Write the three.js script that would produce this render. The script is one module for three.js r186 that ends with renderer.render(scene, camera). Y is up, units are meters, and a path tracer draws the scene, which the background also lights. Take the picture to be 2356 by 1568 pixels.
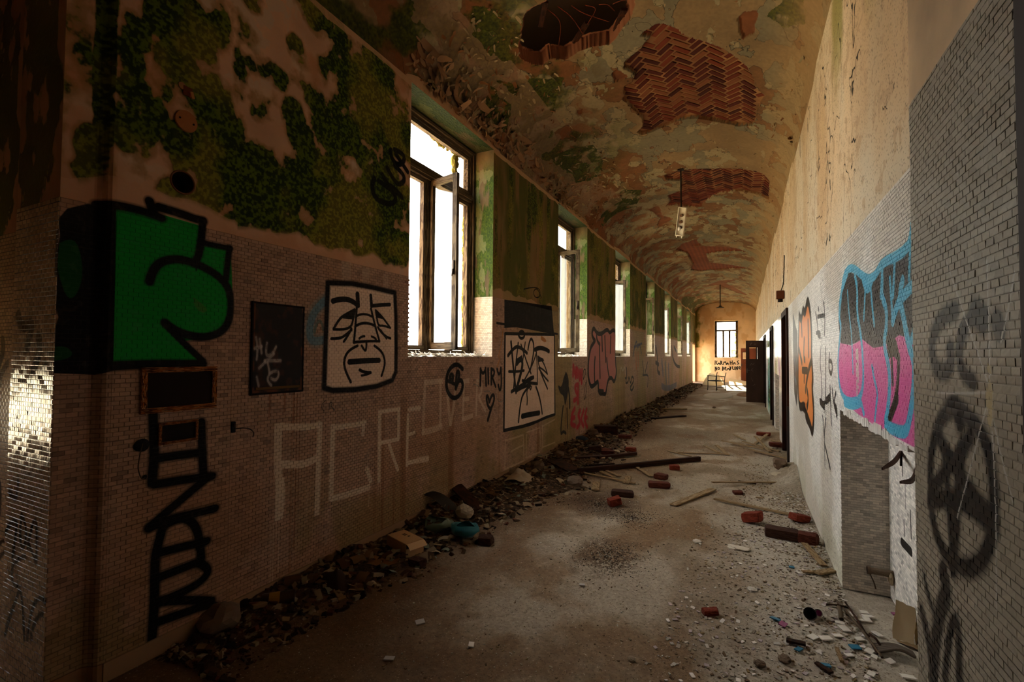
import * as THREE from 'three';
import { mergeGeometries } from 'three/addons/utils/BufferGeometryUtils.js';
import { RoundedBoxGeometry } from 'three/addons/geometries/RoundedBoxGeometry.js';

// ---------- camera, sky, exposure ----------
const scene = new THREE.Scene();
const camera = new THREE.PerspectiveCamera(71.46, 2356 / 1568, 0.05, 400);
camera.position.set(0, 1.5, 0);
camera.rotation.set(0.02864, 0.4569, 0.00726, 'YXZ');
scene.background = new THREE.Color(1.0, 0.985, 0.95);   // bright overcast sky
scene.backgroundIntensity = 9;
const sun = new THREE.DirectionalLight(new THREE.Color(1.0, 0.84, 0.6), 45);   // low sun beyond the far end, almost along the corridor
sun.position.set(-0.09 * 40, 0.42 * 40, -30 - 0.9 * 40); sun.target.position.set(0, 0, -30); sun.castShadow = true;
Object.assign(sun.shadow.camera, { left: -30, right: 30, top: 30, bottom: -30, near: 1, far: 160 }); sun.shadow.mapSize.set(2048, 2048);
scene.add(sun, sun.target);
const renderer = new THREE.WebGLRenderer();
renderer.toneMapping = THREE.LinearToneMapping;
renderer.toneMappingExposure = 1.8;
renderer.shadowMap.enabled = true;

// ---------- helpers ----------
const XL = -2.63, XR = 0.56, XP = 0.41, ZE = -30, ZJ = -0.965;   // left wall, right wall, pier face, end wall, jamb
const XC = (XL + XR) / 2, HW = (XR - XL) / 2, SY = 3.92, RISE = 0.68, POW = 2.3;   // vault
let seed_ = 12345;
const rnd = () => { seed_ = (seed_ + 0x6d2b79f5) | 0; let t = Math.imul(seed_ ^ (seed_ >>> 15), 1 | seed_); t = (t + Math.imul(t ^ (t >>> 7), 61 | t)) ^ t; return ((t ^ (t >>> 14)) >>> 0) / 4294967296; };
const rr = (a, b) => a + (b - a) * rnd();
const clamp = (x, a = 0, b = 1) => (x < a ? a : x > b ? b : x);
const sst = (a, b, x) => { const t = clamp((x - a) / (b - a)); return t * t * (3 - 2 * t); };
const mix = (a, b, t) => a + (b - a) * t;
// value noise on a lattice of random numbers
const LAT = new Float32Array(65536); for (let i = 0; i < 65536; i++) LAT[i] = rnd();
function vn(x, y) {
  const xi = Math.floor(x), yi = Math.floor(y); let fx = x - xi, fy = y - yi; fx = fx * fx * (3 - 2 * fx); fy = fy * fy * (3 - 2 * fy);
  const x0 = xi & 255, x1 = (xi + 1) & 255, y0 = (yi & 255) << 8, y1 = ((yi + 1) & 255) << 8;
  const a = LAT[y0 | x0], b = LAT[y0 | x1], c = LAT[y1 | x0], d = LAT[y1 | x1];
  return a + (b - a) * fx + (c - a + (a - b - c + d) * fx) * fy;
}
function fbm(x, y, o = 4) { let s = 0, a = 0.5, n = 0; for (let i = 0; i < o; i++) { s += a * vn(x + i * 17.3, y + i * 9.1); n += a; a *= 0.5; x *= 2.03; y *= 2.03; } return s / n; }
const hash2 = (i, j) => LAT[((i * 73 + 19) & 255) | (((j * 151 + 7) & 255) << 8)];

const taken = new Map();
function numbered(n) { const k = taken.get(n) || 0; taken.set(n, k + 1); return k ? n + '_' + String(k).padStart(3, '0') : n; }
function tag(o, label, category, group, kind) { o.userData.label = label; o.userData.category = category; if (group) o.userData.group = group; if (kind) o.userData.kind = kind; return o; }
function thing(name, label, category, pos = [0, 0, 0], group, kind) { const g = new THREE.Group(); g.name = numbered(name); g.position.set(...pos); scene.add(g); return tag(g, label, category, group, kind); }
function part(name, geo, mat, parent, label) { const m = new THREE.Mesh(Array.isArray(geo) ? merge(geo) : geo, mat); m.name = name; m.castShadow = m.receiveShadow = true; parent.add(m); if (label) m.userData.label = label; return m; }
function solid(name, label, category, geo, mat, pos, group, kind) { const m = new THREE.Mesh(Array.isArray(geo) ? merge(geo) : geo, mat); m.name = numbered(name); m.castShadow = m.receiveShadow = true; if (pos) m.position.set(...pos); scene.add(m); return tag(m, label, category, group, kind); }
function clean(g) { const r = g.index ? g.toNonIndexed() : g; for (const k of Object.keys(r.attributes)) if (!['position', 'normal', 'uv'].includes(k)) r.deleteAttribute(k); if (!r.attributes.normal) r.computeVertexNormals(); if (!r.attributes.uv) r.setAttribute('uv', new THREE.BufferAttribute(new Float32Array(r.attributes.position.count * 2), 2)); return r; }
function merge(list) { return mergeGeometries(list.map(clean)); }
const M4 = new THREE.Matrix4();
function box(x0, x1, y0, y1, z0, z1) { const g = new THREE.BoxGeometry(Math.abs(x1 - x0), Math.abs(y1 - y0), Math.abs(z1 - z0)); g.translate((x0 + x1) / 2, (y0 + y1) / 2, (z0 + z1) / 2); return g; }
function cbox(w, h, d, r = 0.004) { return new RoundedBoxGeometry(w, h, d, 1, Math.min(r, w * .45, h * .45, d * .45)); }
function tube(pts, r, seg = 24, rad = 6) { return new THREE.TubeGeometry(new THREE.CatmullRomCurve3(pts.map((p) => new THREE.Vector3(...p))), seg, r, rad, false); }
function bar(a, b, w, h, twist = 0) {   // a rectangular bar from a to b
  const A = new THREE.Vector3(...a), B = new THREE.Vector3(...b), L = A.distanceTo(B), g = cbox(w, h, L, Math.min(w, h) * .12);
  const q = new THREE.Matrix4().lookAt(A, B, Math.abs((B.y - A.y) / L) > .95 ? new THREE.Vector3(1, 0, 0) : new THREE.Vector3(0, 1, 0));
  if (twist) g.rotateZ(twist);
  g.applyMatrix4(q); g.translate((A.x + B.x) / 2, (A.y + B.y) / 2, (A.z + B.z) / 2); return g;
}
function rod(a, b, r, seg = 8) { const A = new THREE.Vector3(...a), B = new THREE.Vector3(...b), g = new THREE.CylinderGeometry(r, r, A.distanceTo(B), seg); g.applyQuaternion(new THREE.Quaternion().setFromUnitVectors(new THREE.Vector3(0, 1, 0), B.clone().sub(A).normalize())); g.translate((A.x + B.x) / 2, (A.y + B.y) / 2, (A.z + B.z) / 2); return g; }
// a quad grid in 3D from a function (i,j in 0..1) -> [x,y,z], uv given by uvf
function sheet(nu, nv, f, uvf = (u, v) => [u, v], flip = false) {
  const pos = [], uv = [], idx = [];
  for (let j = 0; j <= nv; j++) for (let i = 0; i <= nu; i++) { pos.push(...f(i / nu, j / nv)); uv.push(...uvf(i / nu, j / nv)); }
  for (let j = 0; j < nv; j++) for (let i = 0; i < nu; i++) { const a = j * (nu + 1) + i, b = a + 1, c = a + nu + 1, d = c + 1; flip ? idx.push(a, c, b, b, c, d) : idx.push(a, b, c, b, d, c); }
  const g = new THREE.BufferGeometry(); g.setAttribute('position', new THREE.Float32BufferAttribute(pos, 3)); g.setAttribute('uv', new THREE.Float32BufferAttribute(uv, 2)); g.setIndex(idx); g.computeVertexNormals(); return g;
}
// a lump: noisy icosahedron
function lump(r, sx, sy, sz, seedv, detail = 2, rough = .35) {
  const g = new THREE.IcosahedronGeometry(r, detail), p = g.attributes.position;
  for (let i = 0; i < p.count; i++) { const x = p.getX(i) / r, y = p.getY(i) / r, z = p.getZ(i) / r; const k = 1 + rough * (fbm(x * 1.7 + seedv * 7.1 + 40, y * 1.7 + z * 1.3 + seedv * 3.3 + 40, 3) - .5) * 2; p.setXYZ(i, x * r * k * sx, y * r * k * sy, z * r * k * sz); }
  g.computeVertexNormals(); return g;
}
const std = (o) => new THREE.MeshPhysicalMaterial({ roughness: 0.9, specularIntensity: 0.35, ...o });

// ---------- computed textures: colour, grain, print and fine relief ----------
// fn(x, y, o) fills o.r o.g o.b (0..255 sRGB) and o.h (0..1 relief) for a point given in metres on the surface; draw(ctx) paints graffiti in the same metres
function surfaceTex({ w, h, x0, x1, y0, y1, draw, bump = true, wear = 0.12 }, fn) {
  let over = null;
  if (draw) {
    const c = document.createElement('canvas'); c.width = w; c.height = h; const ctx = c.getContext('2d');
    ctx.setTransform(w / (x1 - x0), 0, 0, -h / (y1 - y0), -x0 * w / (x1 - x0), y1 * h / (y1 - y0));
    ctx.lineCap = 'round'; ctx.lineJoin = 'round'; draw(ctx); over = ctx.getImageData(0, 0, w, h).data;
  }
  const col = new Uint8Array(w * h * 4), bmp = bump ? new Uint8Array(w * h * 4) : null, o = { r: 0, g: 0, b: 0, h: 0.5 };
  for (let j = 0; j < h; j++) {
    const y = y0 + (y1 - y0) * (j + 0.5) / h;
    for (let i = 0; i < w; i++) {
      const x = x0 + (x1 - x0) * (i + 0.5) / w, k = (j * w + i) * 4;
      o.h = 0.5; o.keep = 1; fn(x, y, o);
      if (over) {
        const q = ((h - 1 - j) * w + i) * 4; let a = over[q + 3] / 255;
        if (a > 0.004) {
          if (wear) a *= 1 - wear * sst(0.62, 0.72, fbm(x * 38, y * 38, 3)) - 0.5 * wear * sst(.55, .7, vn(x * 9, y * 9));
          a = clamp(a * o.keep);
          o.r = mix(o.r, over[q], a); o.g = mix(o.g, over[q + 1], a); o.b = mix(o.b, over[q + 2], a);
        }
      }
      col[k] = clamp(o.r, 0, 255); col[k + 1] = clamp(o.g, 0, 255); col[k + 2] = clamp(o.b, 0, 255); col[k + 3] = 255;
      if (bmp) { const v = clamp(o.h) * 255; bmp[k] = bmp[k + 1] = bmp[k + 2] = v; bmp[k + 3] = 255; }
    }
  }
  const make = (data, srgb) => { const t = new THREE.DataTexture(data, w, h, THREE.RGBAFormat); t.magFilter = THREE.LinearFilter; t.minFilter = THREE.LinearFilter; if (srgb) t.colorSpace = THREE.SRGBColorSpace; t.wrapS = t.wrapT = THREE.RepeatWrapping; t.needsUpdate = true; return t; };
  return { map: make(col, true), bumpMap: bmp ? make(bmp, false) : null, x0, x1, y0, y1 };
}
const setc = (o, c) => { o.r = c[0]; o.g = c[1]; o.b = c[2]; };
const blend = (o, c, t) => { o.r += (c[0] - o.r) * t; o.g += (c[1] - o.g) * t; o.b += (c[2] - o.b) * t; };
const shade = (o, k) => { o.r *= k; o.g *= k; o.b *= k; };
// strokes: points in metres, width in metres
function stroke(ctx, pts, w, color, { close = false, fill = null, sharp = false, soft = 0, cap = 'round' } = {}) {
  const path = () => {
    ctx.beginPath(); ctx.moveTo(pts[0][0], pts[0][1]);
    if (sharp || pts.length < 3) for (let i = 1; i < pts.length; i++) ctx.lineTo(pts[i][0], pts[i][1]);
    else { for (let i = 1; i < pts.length - 1; i++) { const mx = i === pts.length - 2 ? pts[i + 1][0] : (pts[i][0] + pts[i + 1][0]) / 2, my = i === pts.length - 2 ? pts[i + 1][1] : (pts[i][1] + pts[i + 1][1]) / 2; ctx.quadraticCurveTo(pts[i][0], pts[i][1], mx, my); } }
    if (close) ctx.closePath();
  };
  ctx.lineCap = cap;
  if (fill) { path(); ctx.fillStyle = fill; ctx.fill(); }
  if (w && color) {
    ctx.strokeStyle = color;
    if (soft) { ctx.globalAlpha = 0.12; for (let s = 5; s > 0; s--) { ctx.lineWidth = w + soft * s / 2.5; path(); ctx.stroke(); } ctx.globalAlpha = 1; }
    ctx.lineWidth = w; path(); ctx.stroke();
  }
  ctx.lineCap = 'round';
}
const drips = (ctx, list, color, w = 0.008) => { for (const [x, y, l] of list) stroke(ctx, [[x, y], [x + 0.003, y - l * .5], [x, y - l]], w, color); };
function tile(d, y, tw, th, o, g = 0.0014) {   // running bond; o.id and o.grout
  const row = Math.floor(y / th), s = d / tw + (row & 1 ? 0.5 : 0), colm = Math.floor(s);
  o.id = hash2(colm, row); o.id2 = hash2(row * 3 + 5, colm + 11);
  const fx = (s - colm) * tw, fy = y - row * th;
  o.grout = fx < g || fx > tw - g || fy < g || fy > th - g; return o;
}
const BLACK = 'rgb(8,7,7)';

// ----- left wall -----
const TLW = 0.043, TLH = 0.0205, TOPL = 2.173;   // its small tiles
const TRW = 0.033, TRH = 0.0158, TOPR = 2.212;   // the smaller tiles of the other side
const mossAt = [...[[1.104,3.088],[1.104,3.006],[1.106,2.926],[1.103,2.843],[1.103,2.761],[1.104,2.681],[1.104,2.6],[1.104,2.533]].map((p) => [...p, 0.03, 0.12, 1.2]), ...[[1.054,2.432],[1.082,2.39],[1.052,2.313],[1.1,2.317],[1.085,2.245]].map((p) => [...p, 0.05, 0.1, 1.1]), ...[[1.297,3.188],[1.358,3.123],[1.476,3.204],[1.614,3.29],[1.547,3.119]].map((p) => [...p, 0.07, 0.13, 1]),
  ...[[1.203,2.963],[1.204,2.703],[1.272,2.678],[1.214,2.546],[1.233,2.483]].map((p) => [...p, 0.08, 0.14, 1]),
  ...[[1.363,2.931],[1.448,2.899],[1.559,2.925],[1.649,2.871],[1.551,2.626],[1.654,2.675],[1.643,2.466],[1.581,2.381],[1.422,2.505],[1.42,2.308]].map((p) => [...p, 0.10, 0.17, 1.1]),
  ...[[1.804,3.602],[1.745,3.398],[1.829,3.353]].map((p) => [...p, 0.07, 0.09, 1]), ...[[1.768,3.23],[1.889,3.254],[1.979,3.249],[2.123,3.51],[2.147,3.427],[2.138,3.316]].map((p) => [...p, 0.09, 0.08, 1]),
  ...[[1.838,2.996],[2.244,3.273],[2.293,3.237],[2.1,3.047],[2.114,2.939],[2.183,2.9]].map((p) => [...p, 0.08, 0.11, 1]),
  ...[[1.734,3.134],[1.73,2.961],[1.743,2.797],[1.757,2.59],[1.751,2.46]].map((p) => [...p, 0.06, 0.2, 1]),
  ...[[2.206,3.858],[2.28,3.807],[2.46,3.849],[2.545,3.794],[2.633,3.714]].map((p) => [...p, 0.14, 0.12, 1]),
  ...[[2.523,3.5],[2.554,3.365],[2.504,3.127],[2.7,3.436],[2.797,3.255],[2.635,3.008],[2.851,3.744],[2.822,3.566]].map((p) => [...p, 0.22, 0.22, 1]),
  ...[[1.811,2.566],[1.842,2.446],[1.978,2.424],[2.146,2.511],[2.236,2.597],[2.311,2.491],[2.5,2.702],[2.639,2.801],[2.788,2.965],[2.873,2.764],[2.505,2.492],[2.719,2.572],[1.882,2.326],[2.062,2.374],[3.039,2.996],[3.161,3.288],[3.133,2.844]].map((p) => [...p, 0.24, 0.22, 1.1]),
  ...[[1.756,2.241],[1.867,2.292],[2.119,2.331],[2.325,2.321],[2.438,2.283],[2.621,2.294],[2.822,2.286],[3.124,2.323],[3.204,2.449],[2.889,2.483],[2.024,2.34]].map((p) => [...p, 0.16, 0.10, 1.1])];
function leftBase(d, y, o, geo) {
  const wob = 0.05 * (fbm(d * 9, y * 9, 3) - 0.5);
  const edge = TOPL + 0.012 + (d > 1.74 ? 0.06 + 0.10 * (fbm(d * 7, 3.1, 3) - .4) : 0.09 + .1 * (fbm(d * 7, 3.1, 3) - .5));
  if (y < TOPL) {
    tile(d, y, TLW, TLH, o);
    setc(o, [164, 132, 112]);  // darker and pinker than the right tiles: dim warm light put into the colour
    shade(o, 0.92 + 0.16 * o.id - (o.id2 > 0.93 ? 0.16 : 0) + 0.10 * (fbm(d * 2.2, y * 2.2, 4) - .5));
    const sl = vn((d + y * (o.id > .5 ? 1.6 : -1.6)) * 160, (d - y) * 25); shade(o, 0.95 + 0.1 * sl);
    blend(o, [150, 104, 70], 0.35 * sst(.5, .75, fbm(d * 1.3 + 9, y * 1.7, 4)));
    if (d > 4.6) { blend(o, [128, 118, 62], 0.5 * sst(.45, .7, fbm(d * 1.1 + 3, y * .35 + 8, 3))); }
    const damp = sst(.95, 0.05, y) * sst(.45, .6, fbm(d * 2.6, y * 1.5 + 4, 4)); blend(o, [112, 98, 50], 0.45 * damp);
    const st = sst(.72, .82, vn(d * 22, y * .35 + 30)) * sst(.4, .6, vn(d * 3, 5)); blend(o, [105, 62, 32], 0.35 * st * sst(1.5, .9, y));   // rust runs
    if (y < 0.09) { setc(o, [142, 108, 78]); shade(o, .9 + .2 * fbm(d * 20, y * 20, 3)); o.grout = y > 0.085; }
    o.h = o.grout ? 0.25 : 0.55 + 0.05 * o.id; if (o.grout) shade(o, geo(d) ? 0.72 : 0.82);
    o.keep = o.grout ? .8 : 1;
  } else {
    const f = fbm(d * 3.1 + 2, y * 3.1, 5), f2 = fbm(d * 11, y * 11 + 7, 4), fine = fbm(d * 45, y * 45, 3);
    setc(o, [196, 154, 124]); shade(o, 0.85 + 0.3 * f);
    blend(o, [190, 166, 142], 0.8 * sst(.5, .6, f2) * sst(.35, .65, f)); blend(o, [168, 112, 72], 0.6 * sst(.52, .68, fbm(d * 2.2 + 20, y * 2.4, 4)));
    let m = 0, halo = 0;
    if (d < 3.5) {
      for (let i = 0; i < mossAt.length; i++) { const q = mossAt[i], a = (d - q[0]) / q[2], b = (y - q[1]) / q[3], e = (a * a + b * b) / 1.9; if (e < 1) m = Math.max(m, q[4] * (1 - e)); }
      const n = fbm(d * 5 + 3, y * 4.2, 6), n2 = fbm(d * 17 + 8, y * 15, 4), v = m * .72 + (n - .5) * 1.5 + (n2 - .5) * .55 - .36; m = sst(-.02, .07, v); halo = sst(-.28, 0, v);
    } else {
      const sk = fbm(d * 7, y * 0.8 + 3, 5), far = sst(6.5, 9, d), n2 = fbm(d * 17 + 8, y * 9, 4);
      blend(o, [100, 82, 42], 0.7 + .25 * sk); blend(o, [70, 74, 28], sst(.36, .62, fbm(d * 3.2 + 40, y * 1.1, 4)) * .8);
      m = sst(.47, .68, sk * .8 + .2 * n2 + .25 * (fbm(d * 1.4 + 7, y * 1.4, 3) - .5)) * 0.8; m = Math.max(m, far * .7 * sst(.4, .6, fbm(d * 1.7 + 5, y * .8, 4) * .8 + .2 * n2));
      blend(o, [132, 98, 64], 0.75 * sst(.5, .66, fbm(d * 4.4 + 60, y * 1.0 + 9, 5)) * (1 - far * .4)); halo = m;
    }
    const gate = sst(edge - .02, edge + .03, y + wob * 1.2); m *= gate; blend(o, [122, 92, 48], .55 * halo * gate);
    const sp = fbm(d * 64, y * 64, 3), tone = fbm(d * 3.3 + 70, y * 2.6 + 5, 4), dk = sst(.4, .6, tone), sp2 = sst(.38, .66, sp);
    const mr = mix(mix(84, 22, dk), mix(122, 72, dk), sp2), mg = mix(mix(82, 38, dk), mix(118, 92, dk), sp2), mb = mix(mix(28, 12, dk), mix(38, 18, dk), sp2);
    o.r = mix(o.r, mr, m * .94); o.g = mix(o.g, mg, m * .94); o.b = mix(o.b, mb, m * .94);
    if (y < edge + wob) blend(o, [196, 152, 122], .5);
    if (y > 3.84 + .05 * fbm(d * 5, 1, 3)) { blend(o, [186, 148, 112], .85); }
    o.h = 0.4 + 0.18 * f2 + m * (0.15 + 0.3 * sp) + .08 * fine; o.keep = 1 - .15 * m;
  }
}

// ---------- graffiti, drawn in metres on its wall ----------
function graffitiPillar(c) {   // green throw-up and the black ladder letters
  const G = 'rgb(0,134,40)', w = 0.036;
  stroke(c, [[0.963,2.076],[0.991,2.128],[1.061,2.169],[1.093,2.172],[1.147,2.194],[1.168,1.417],[1.103,1.395],[0.959,1.406],[0.957,1.567],[0.974,1.648],[0.961,1.703],[0.956,1.875],[0.97,2.003]], 0, null, { close: true, sharp: true, fill: BLACK });
  stroke(c, [[0.968,1.971],[1.014,2.013],[1.046,1.943],[1.055,1.815],[1.021,1.721],[0.986,1.755],[0.964,1.864]], 0, null, { close: true, fill: 'rgb(5,64,22)' });
  stroke(c, [[0.959,1.517],[1.007,1.531],[1.038,1.468],[0.96,1.456]], 0, null, { close: true, fill: 'rgb(5,56,20)' });
  stroke(c, [[1.148,2.167],[1.266,2.178],[1.349,2.189],[1.517,2.18],[1.539,2.072],[1.694,2.088],[1.705,1.958],[1.715,1.761],[1.664,1.627],[1.555,1.571],[1.46,1.56],[1.566,1.458],[1.521,1.447],[1.154,1.454],[1.151,1.842]], 0, null, { close: true, sharp: true, fill: G });
  stroke(c, [[1.498,1.794],[1.55,1.761],[1.582,1.725],[1.537,1.705],[1.506,1.749]], 0, null, { close: true, fill: 'rgba(96,110,40,0.55)' });
  stroke(c, [[1.666,1.878],[1.708,1.843],[1.702,1.768]], 0.02, 'rgba(150,120,40,0.5)');
  stroke(c, [[1.093,2.174],[1.148,2.183],[1.266,2.185],[1.339,2.172]], w, BLACK, { soft: .012 }); stroke(c, [[1.283,2.24],[1.29,2.213],[1.303,2.188]], .04, BLACK, { soft: .01 });
  stroke(c, [[1.325,2.223],[1.43,2.219],[1.494,2.209],[1.543,2.21]], w * 1.1, BLACK, { soft: .01 }); stroke(c, [[1.539,2.209],[1.534,2.11],[1.52,2.006],[1.511,1.996]], w, BLACK, { soft: .008 }); stroke(c, [[1.511,2.004],[1.512,1.935]], .006, BLACK);
  stroke(c, [[1.527,2.093],[1.604,2.086],[1.694,2.092]], w * .75, BLACK, { soft: .008 }); stroke(c, [[1.689,2.091],[1.679,2.019],[1.673,1.912]], w * .85, BLACK, { soft: .008 });
  stroke(c, [[1.293,1.846],[1.301,1.893],[1.335,1.95],[1.401,1.978],[1.471,1.98],[1.584,1.95],[1.674,1.892],[1.707,1.81],[1.705,1.694],[1.66,1.614],[1.57,1.579],[1.481,1.587],[1.404,1.614],[1.366,1.648]], w * 1.05, BLACK, { soft: .008 });
  stroke(c, [[1.376,1.634],[1.446,1.556],[1.558,1.454]], w * .8, BLACK, { soft: .006 }); stroke(c, [[1.06,1.426],[1.167,1.437],[1.348,1.441],[1.559,1.438]], w * 1.1, BLACK, { soft: .01 });
  const k = 0.04;
  for (const p of [[[1.325,1.196],[1.33,1.077],[1.337,0.984],[1.329,0.859]], [[1.342,0.847],[1.489,0.838],[1.624,0.824]], [[1.557,1.126],[1.565,0.991],[1.576,0.84]], [[1.343,0.974],[1.45,0.972],[1.561,0.964]], [[1.604,0.824],[1.456,0.734],[1.323,0.644]], [[1.323,0.64],[1.406,0.655],[1.522,0.648],[1.644,0.643]],
    [[1.383,0.62],[1.354,0.525],[1.352,0.39],[1.356,0.298],[1.349,0.122],[1.347,-0.033]], [[1.389,0.628],[1.458,0.656],[1.532,0.606],[1.568,0.497],[1.576,0.396]], [[1.367,0.502],[1.462,0.496],[1.554,0.482],[1.603,0.48]], [[1.375,0.381],[1.465,0.382],[1.557,0.384]], [[1.557,0.384],[1.621,0.334],[1.598,0.279],[1.486,0.255],[1.382,0.26]],
    [[1.374,0.259],[1.496,0.219],[1.636,0.146]], [[1.376,0.162],[1.525,0.146],[1.641,0.131],[1.699,0.054],[1.655,-0.015],[1.512,-0.037],[1.423,-0.036],[1.357,-0.03]]]) stroke(c, p, k, BLACK, { soft: .012 });
}
function graffitiPanel(c) {   // between the pillar and the second window
  const pale = 'rgba(206,186,164,0.95)', pale2 = 'rgba(198,176,152,0.7)', skin = 'rgb(222,196,174)';
  for (const [p, q] of [[[[2.53,2.172],[2.617,2.183]], [[2.621,2.008],[2.534,2.005]]], [[[2.735,2.156],[2.818,2.164]], [[2.807,2.028],[2.738,2.023]]], [[[2.971,2.143],[3.032,2.147]], [[3.035,2.032],[2.974,2.029]]]]) stroke(c, [...p, ...q], 0, null, { close: true, sharp: true, fill: 'rgba(190,170,150,0.4)' });
  stroke(c, [[2.402,1.879],[2.315,1.817],[2.259,1.709],[2.256,1.622],[2.289,1.567],[2.386,1.597]], .055, 'rgba(72,124,150,0.6)', { soft: .03 }); stroke(c, [[2.373,1.663],[2.355,1.732],[2.312,1.708],[2.298,1.641]], .02, 'rgba(60,96,96,0.6)');
  for (const [p, l, w] of [[[[2.168,1.235]][0], 1.0, .008], [[[2.192,1.233]][0], .7, .006], [[[2.145,1.236]][0], .25, .01], [[[2.076,1.247]][0], .12, .012], [[[1.969,1.254]][0], .15, .01], [[[4.073,1.44]][0], .35, .03]]) stroke(c, [p, [p[0] + .003, p[1] - l * .5], [p[0] - .002, p[1] - l]], w, 'rgba(96,48,22,.5)');   // rust runs below the hatch
  // first face
  stroke(c, [[2.405,1.995],[2.627,2.02],[2.828,2.021],[3.114,2.01],[3.132,1.808],[3.14,1.572],[3.142,1.348],[3.098,1.28],[2.917,1.241],[2.683,1.229],[2.463,1.237],[2.388,1.259],[2.392,1.423],[2.396,1.646],[2.401,1.825]], .033, BLACK, { close: true, sharp: true, fill: skin, soft: .012 });
  for (const [p, w] of [[[[2.454,1.871],[2.518,1.895],[2.63,1.899],[2.689,1.867]], .026], [[[2.689,1.949],[2.698,1.863]], .026], [[[2.832,1.954],[2.842,1.872]], .02], [[[2.845,1.875],[2.947,1.892],[3.053,1.905]], .02], [[[2.464,1.674],[2.51,1.743],[2.569,1.785],[2.663,1.829]], .013], [[[2.464,1.671],[2.548,1.671],[2.628,1.693],[2.652,1.753],[2.663,1.829]], .013],
    [[[2.446,1.603],[2.525,1.606],[2.585,1.636],[2.635,1.676]], .014], [[[2.562,1.586],[2.61,1.637],[2.634,1.685]], .012], [[[2.685,1.852],[2.675,1.716],[2.662,1.581]], .014], [[[2.836,1.851],[2.884,1.719],[2.938,1.599]], .014], [[[2.662,1.583],[2.782,1.598],[2.938,1.599]], .014], [[[2.69,1.785],[2.763,1.818],[2.854,1.789]], .012], [[[2.683,1.709],[2.771,1.755],[2.88,1.72]], .014],
    [[[2.717,1.614],[2.74,1.632],[2.77,1.633]], .012], [[[2.848,1.634],[2.879,1.629],[2.897,1.614]], .012], [[[2.889,1.843],[2.963,1.806],[3.06,1.716]], .012], [[[2.889,1.839],[2.905,1.771],[2.924,1.721],[2.98,1.729],[3.065,1.714]], .012], [[[2.918,1.71],[2.982,1.641],[3.069,1.626]], .013], [[[2.951,1.687],[3.02,1.624]], .012],
    [[[2.793,1.593],[2.794,1.545],[2.781,1.511],[2.742,1.559]], .013], [[[2.699,1.558],[2.613,1.528],[2.565,1.458],[2.576,1.374],[2.637,1.287]], .014], [[[2.881,1.561],[2.962,1.528],[3.009,1.445],[2.996,1.373],[2.967,1.322]], .014], [[[2.621,1.437],[2.772,1.445],[2.934,1.446]], .028], [[[2.726,1.375],[2.774,1.351],[2.843,1.351]], .016], [[[2.747,1.332],[2.815,1.336],[2.843,1.351]], .012]]) stroke(c, p, w * 1.5, BLACK);
  stroke(c, [[2.54,1.755],[2.594,1.791],[2.663,1.829],[2.658,1.792],[2.646,1.753]], 0, null, { close: true, sharp: true, fill: BLACK }); stroke(c, [[2.896,1.836],[2.994,1.787],[2.964,1.78],[2.908,1.786]], 0, null, { close: true, sharp: true, fill: BLACK });
  stroke(c, [[2.407,1.172],[2.372,1.155],[2.37,1.115],[2.392,1.1]], .005, BLACK); stroke(c, [[2.437,1.104],[2.439,1.162],[2.47,1.146],[2.444,1.13],[2.489,1.094]], .005, BLACK);
  // AGRE OVER in brushed pale paint
  for (const [p, w] of [[[[2.034,1.059],[2.033,0.822],[2.053,0.654],[2.049,0.452]], .056], [[[2.038,1.039],[2.182,1.013],[2.333,1.003],[2.37,1.016]], .045], [[[2.359,1.028],[2.355,0.759],[2.347,0.392]], .044], [[[2.043,0.803],[2.188,0.769],[2.262,0.765],[2.345,0.787]], .05], [[[2.062,0.709],[2.082,0.588],[2.057,0.459]], .045],
    [[[2.475,0.998],[2.472,0.735],[2.467,0.459]], .045], [[[2.475,0.976],[2.631,0.961],[2.807,0.97]], .04], [[[2.779,0.971],[2.768,0.866]], .033], [[[2.467,0.475],[2.674,0.454],[2.861,0.464]], .046], [[[2.815,0.62],[2.869,0.488]], .04],
    [[[2.952,1.023],[2.955,0.702],[2.957,0.467]], .036], [[[2.936,1.035],[3.055,1.035],[3.207,1.033]], .034], [[[3.187,1.031],[3.186,0.776]], .034], [[[3.196,0.781],[3.06,0.781],[2.954,0.786]], .034], [[[3.07,0.763],[3.12,0.646],[3.192,0.509]], .033],
    [[[3.311,0.985],[3.303,0.771],[3.304,0.524]], .034], [[[3.304,1.015],[3.491,1.016]], .036], [[[3.309,0.797],[3.417,0.806]], .03], [[[3.304,0.555],[3.455,0.548],[3.622,0.534]], .04]]) stroke(c, p, w, pale, { cap: 'butt' });
  drips(c, [...[[1.998,0.449],[2.016,0.443],[2.036,0.446],[2.054,0.383]].map((p, i) => [...p, [.55, .5, .1, .25][i]]), ...[[2.26,0.582],[2.448,0.405],[2.644,0.428],[2.845,0.434],[2.948,0.469],[2.975,0.463],[2.672,0.892],[2.827,0.833],[2.43,0.27]].map((p, i) => [...p, [.2, .12, .08, .12, .1, .08, .25, .2, .1][i]])], pale2, .006);
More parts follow.
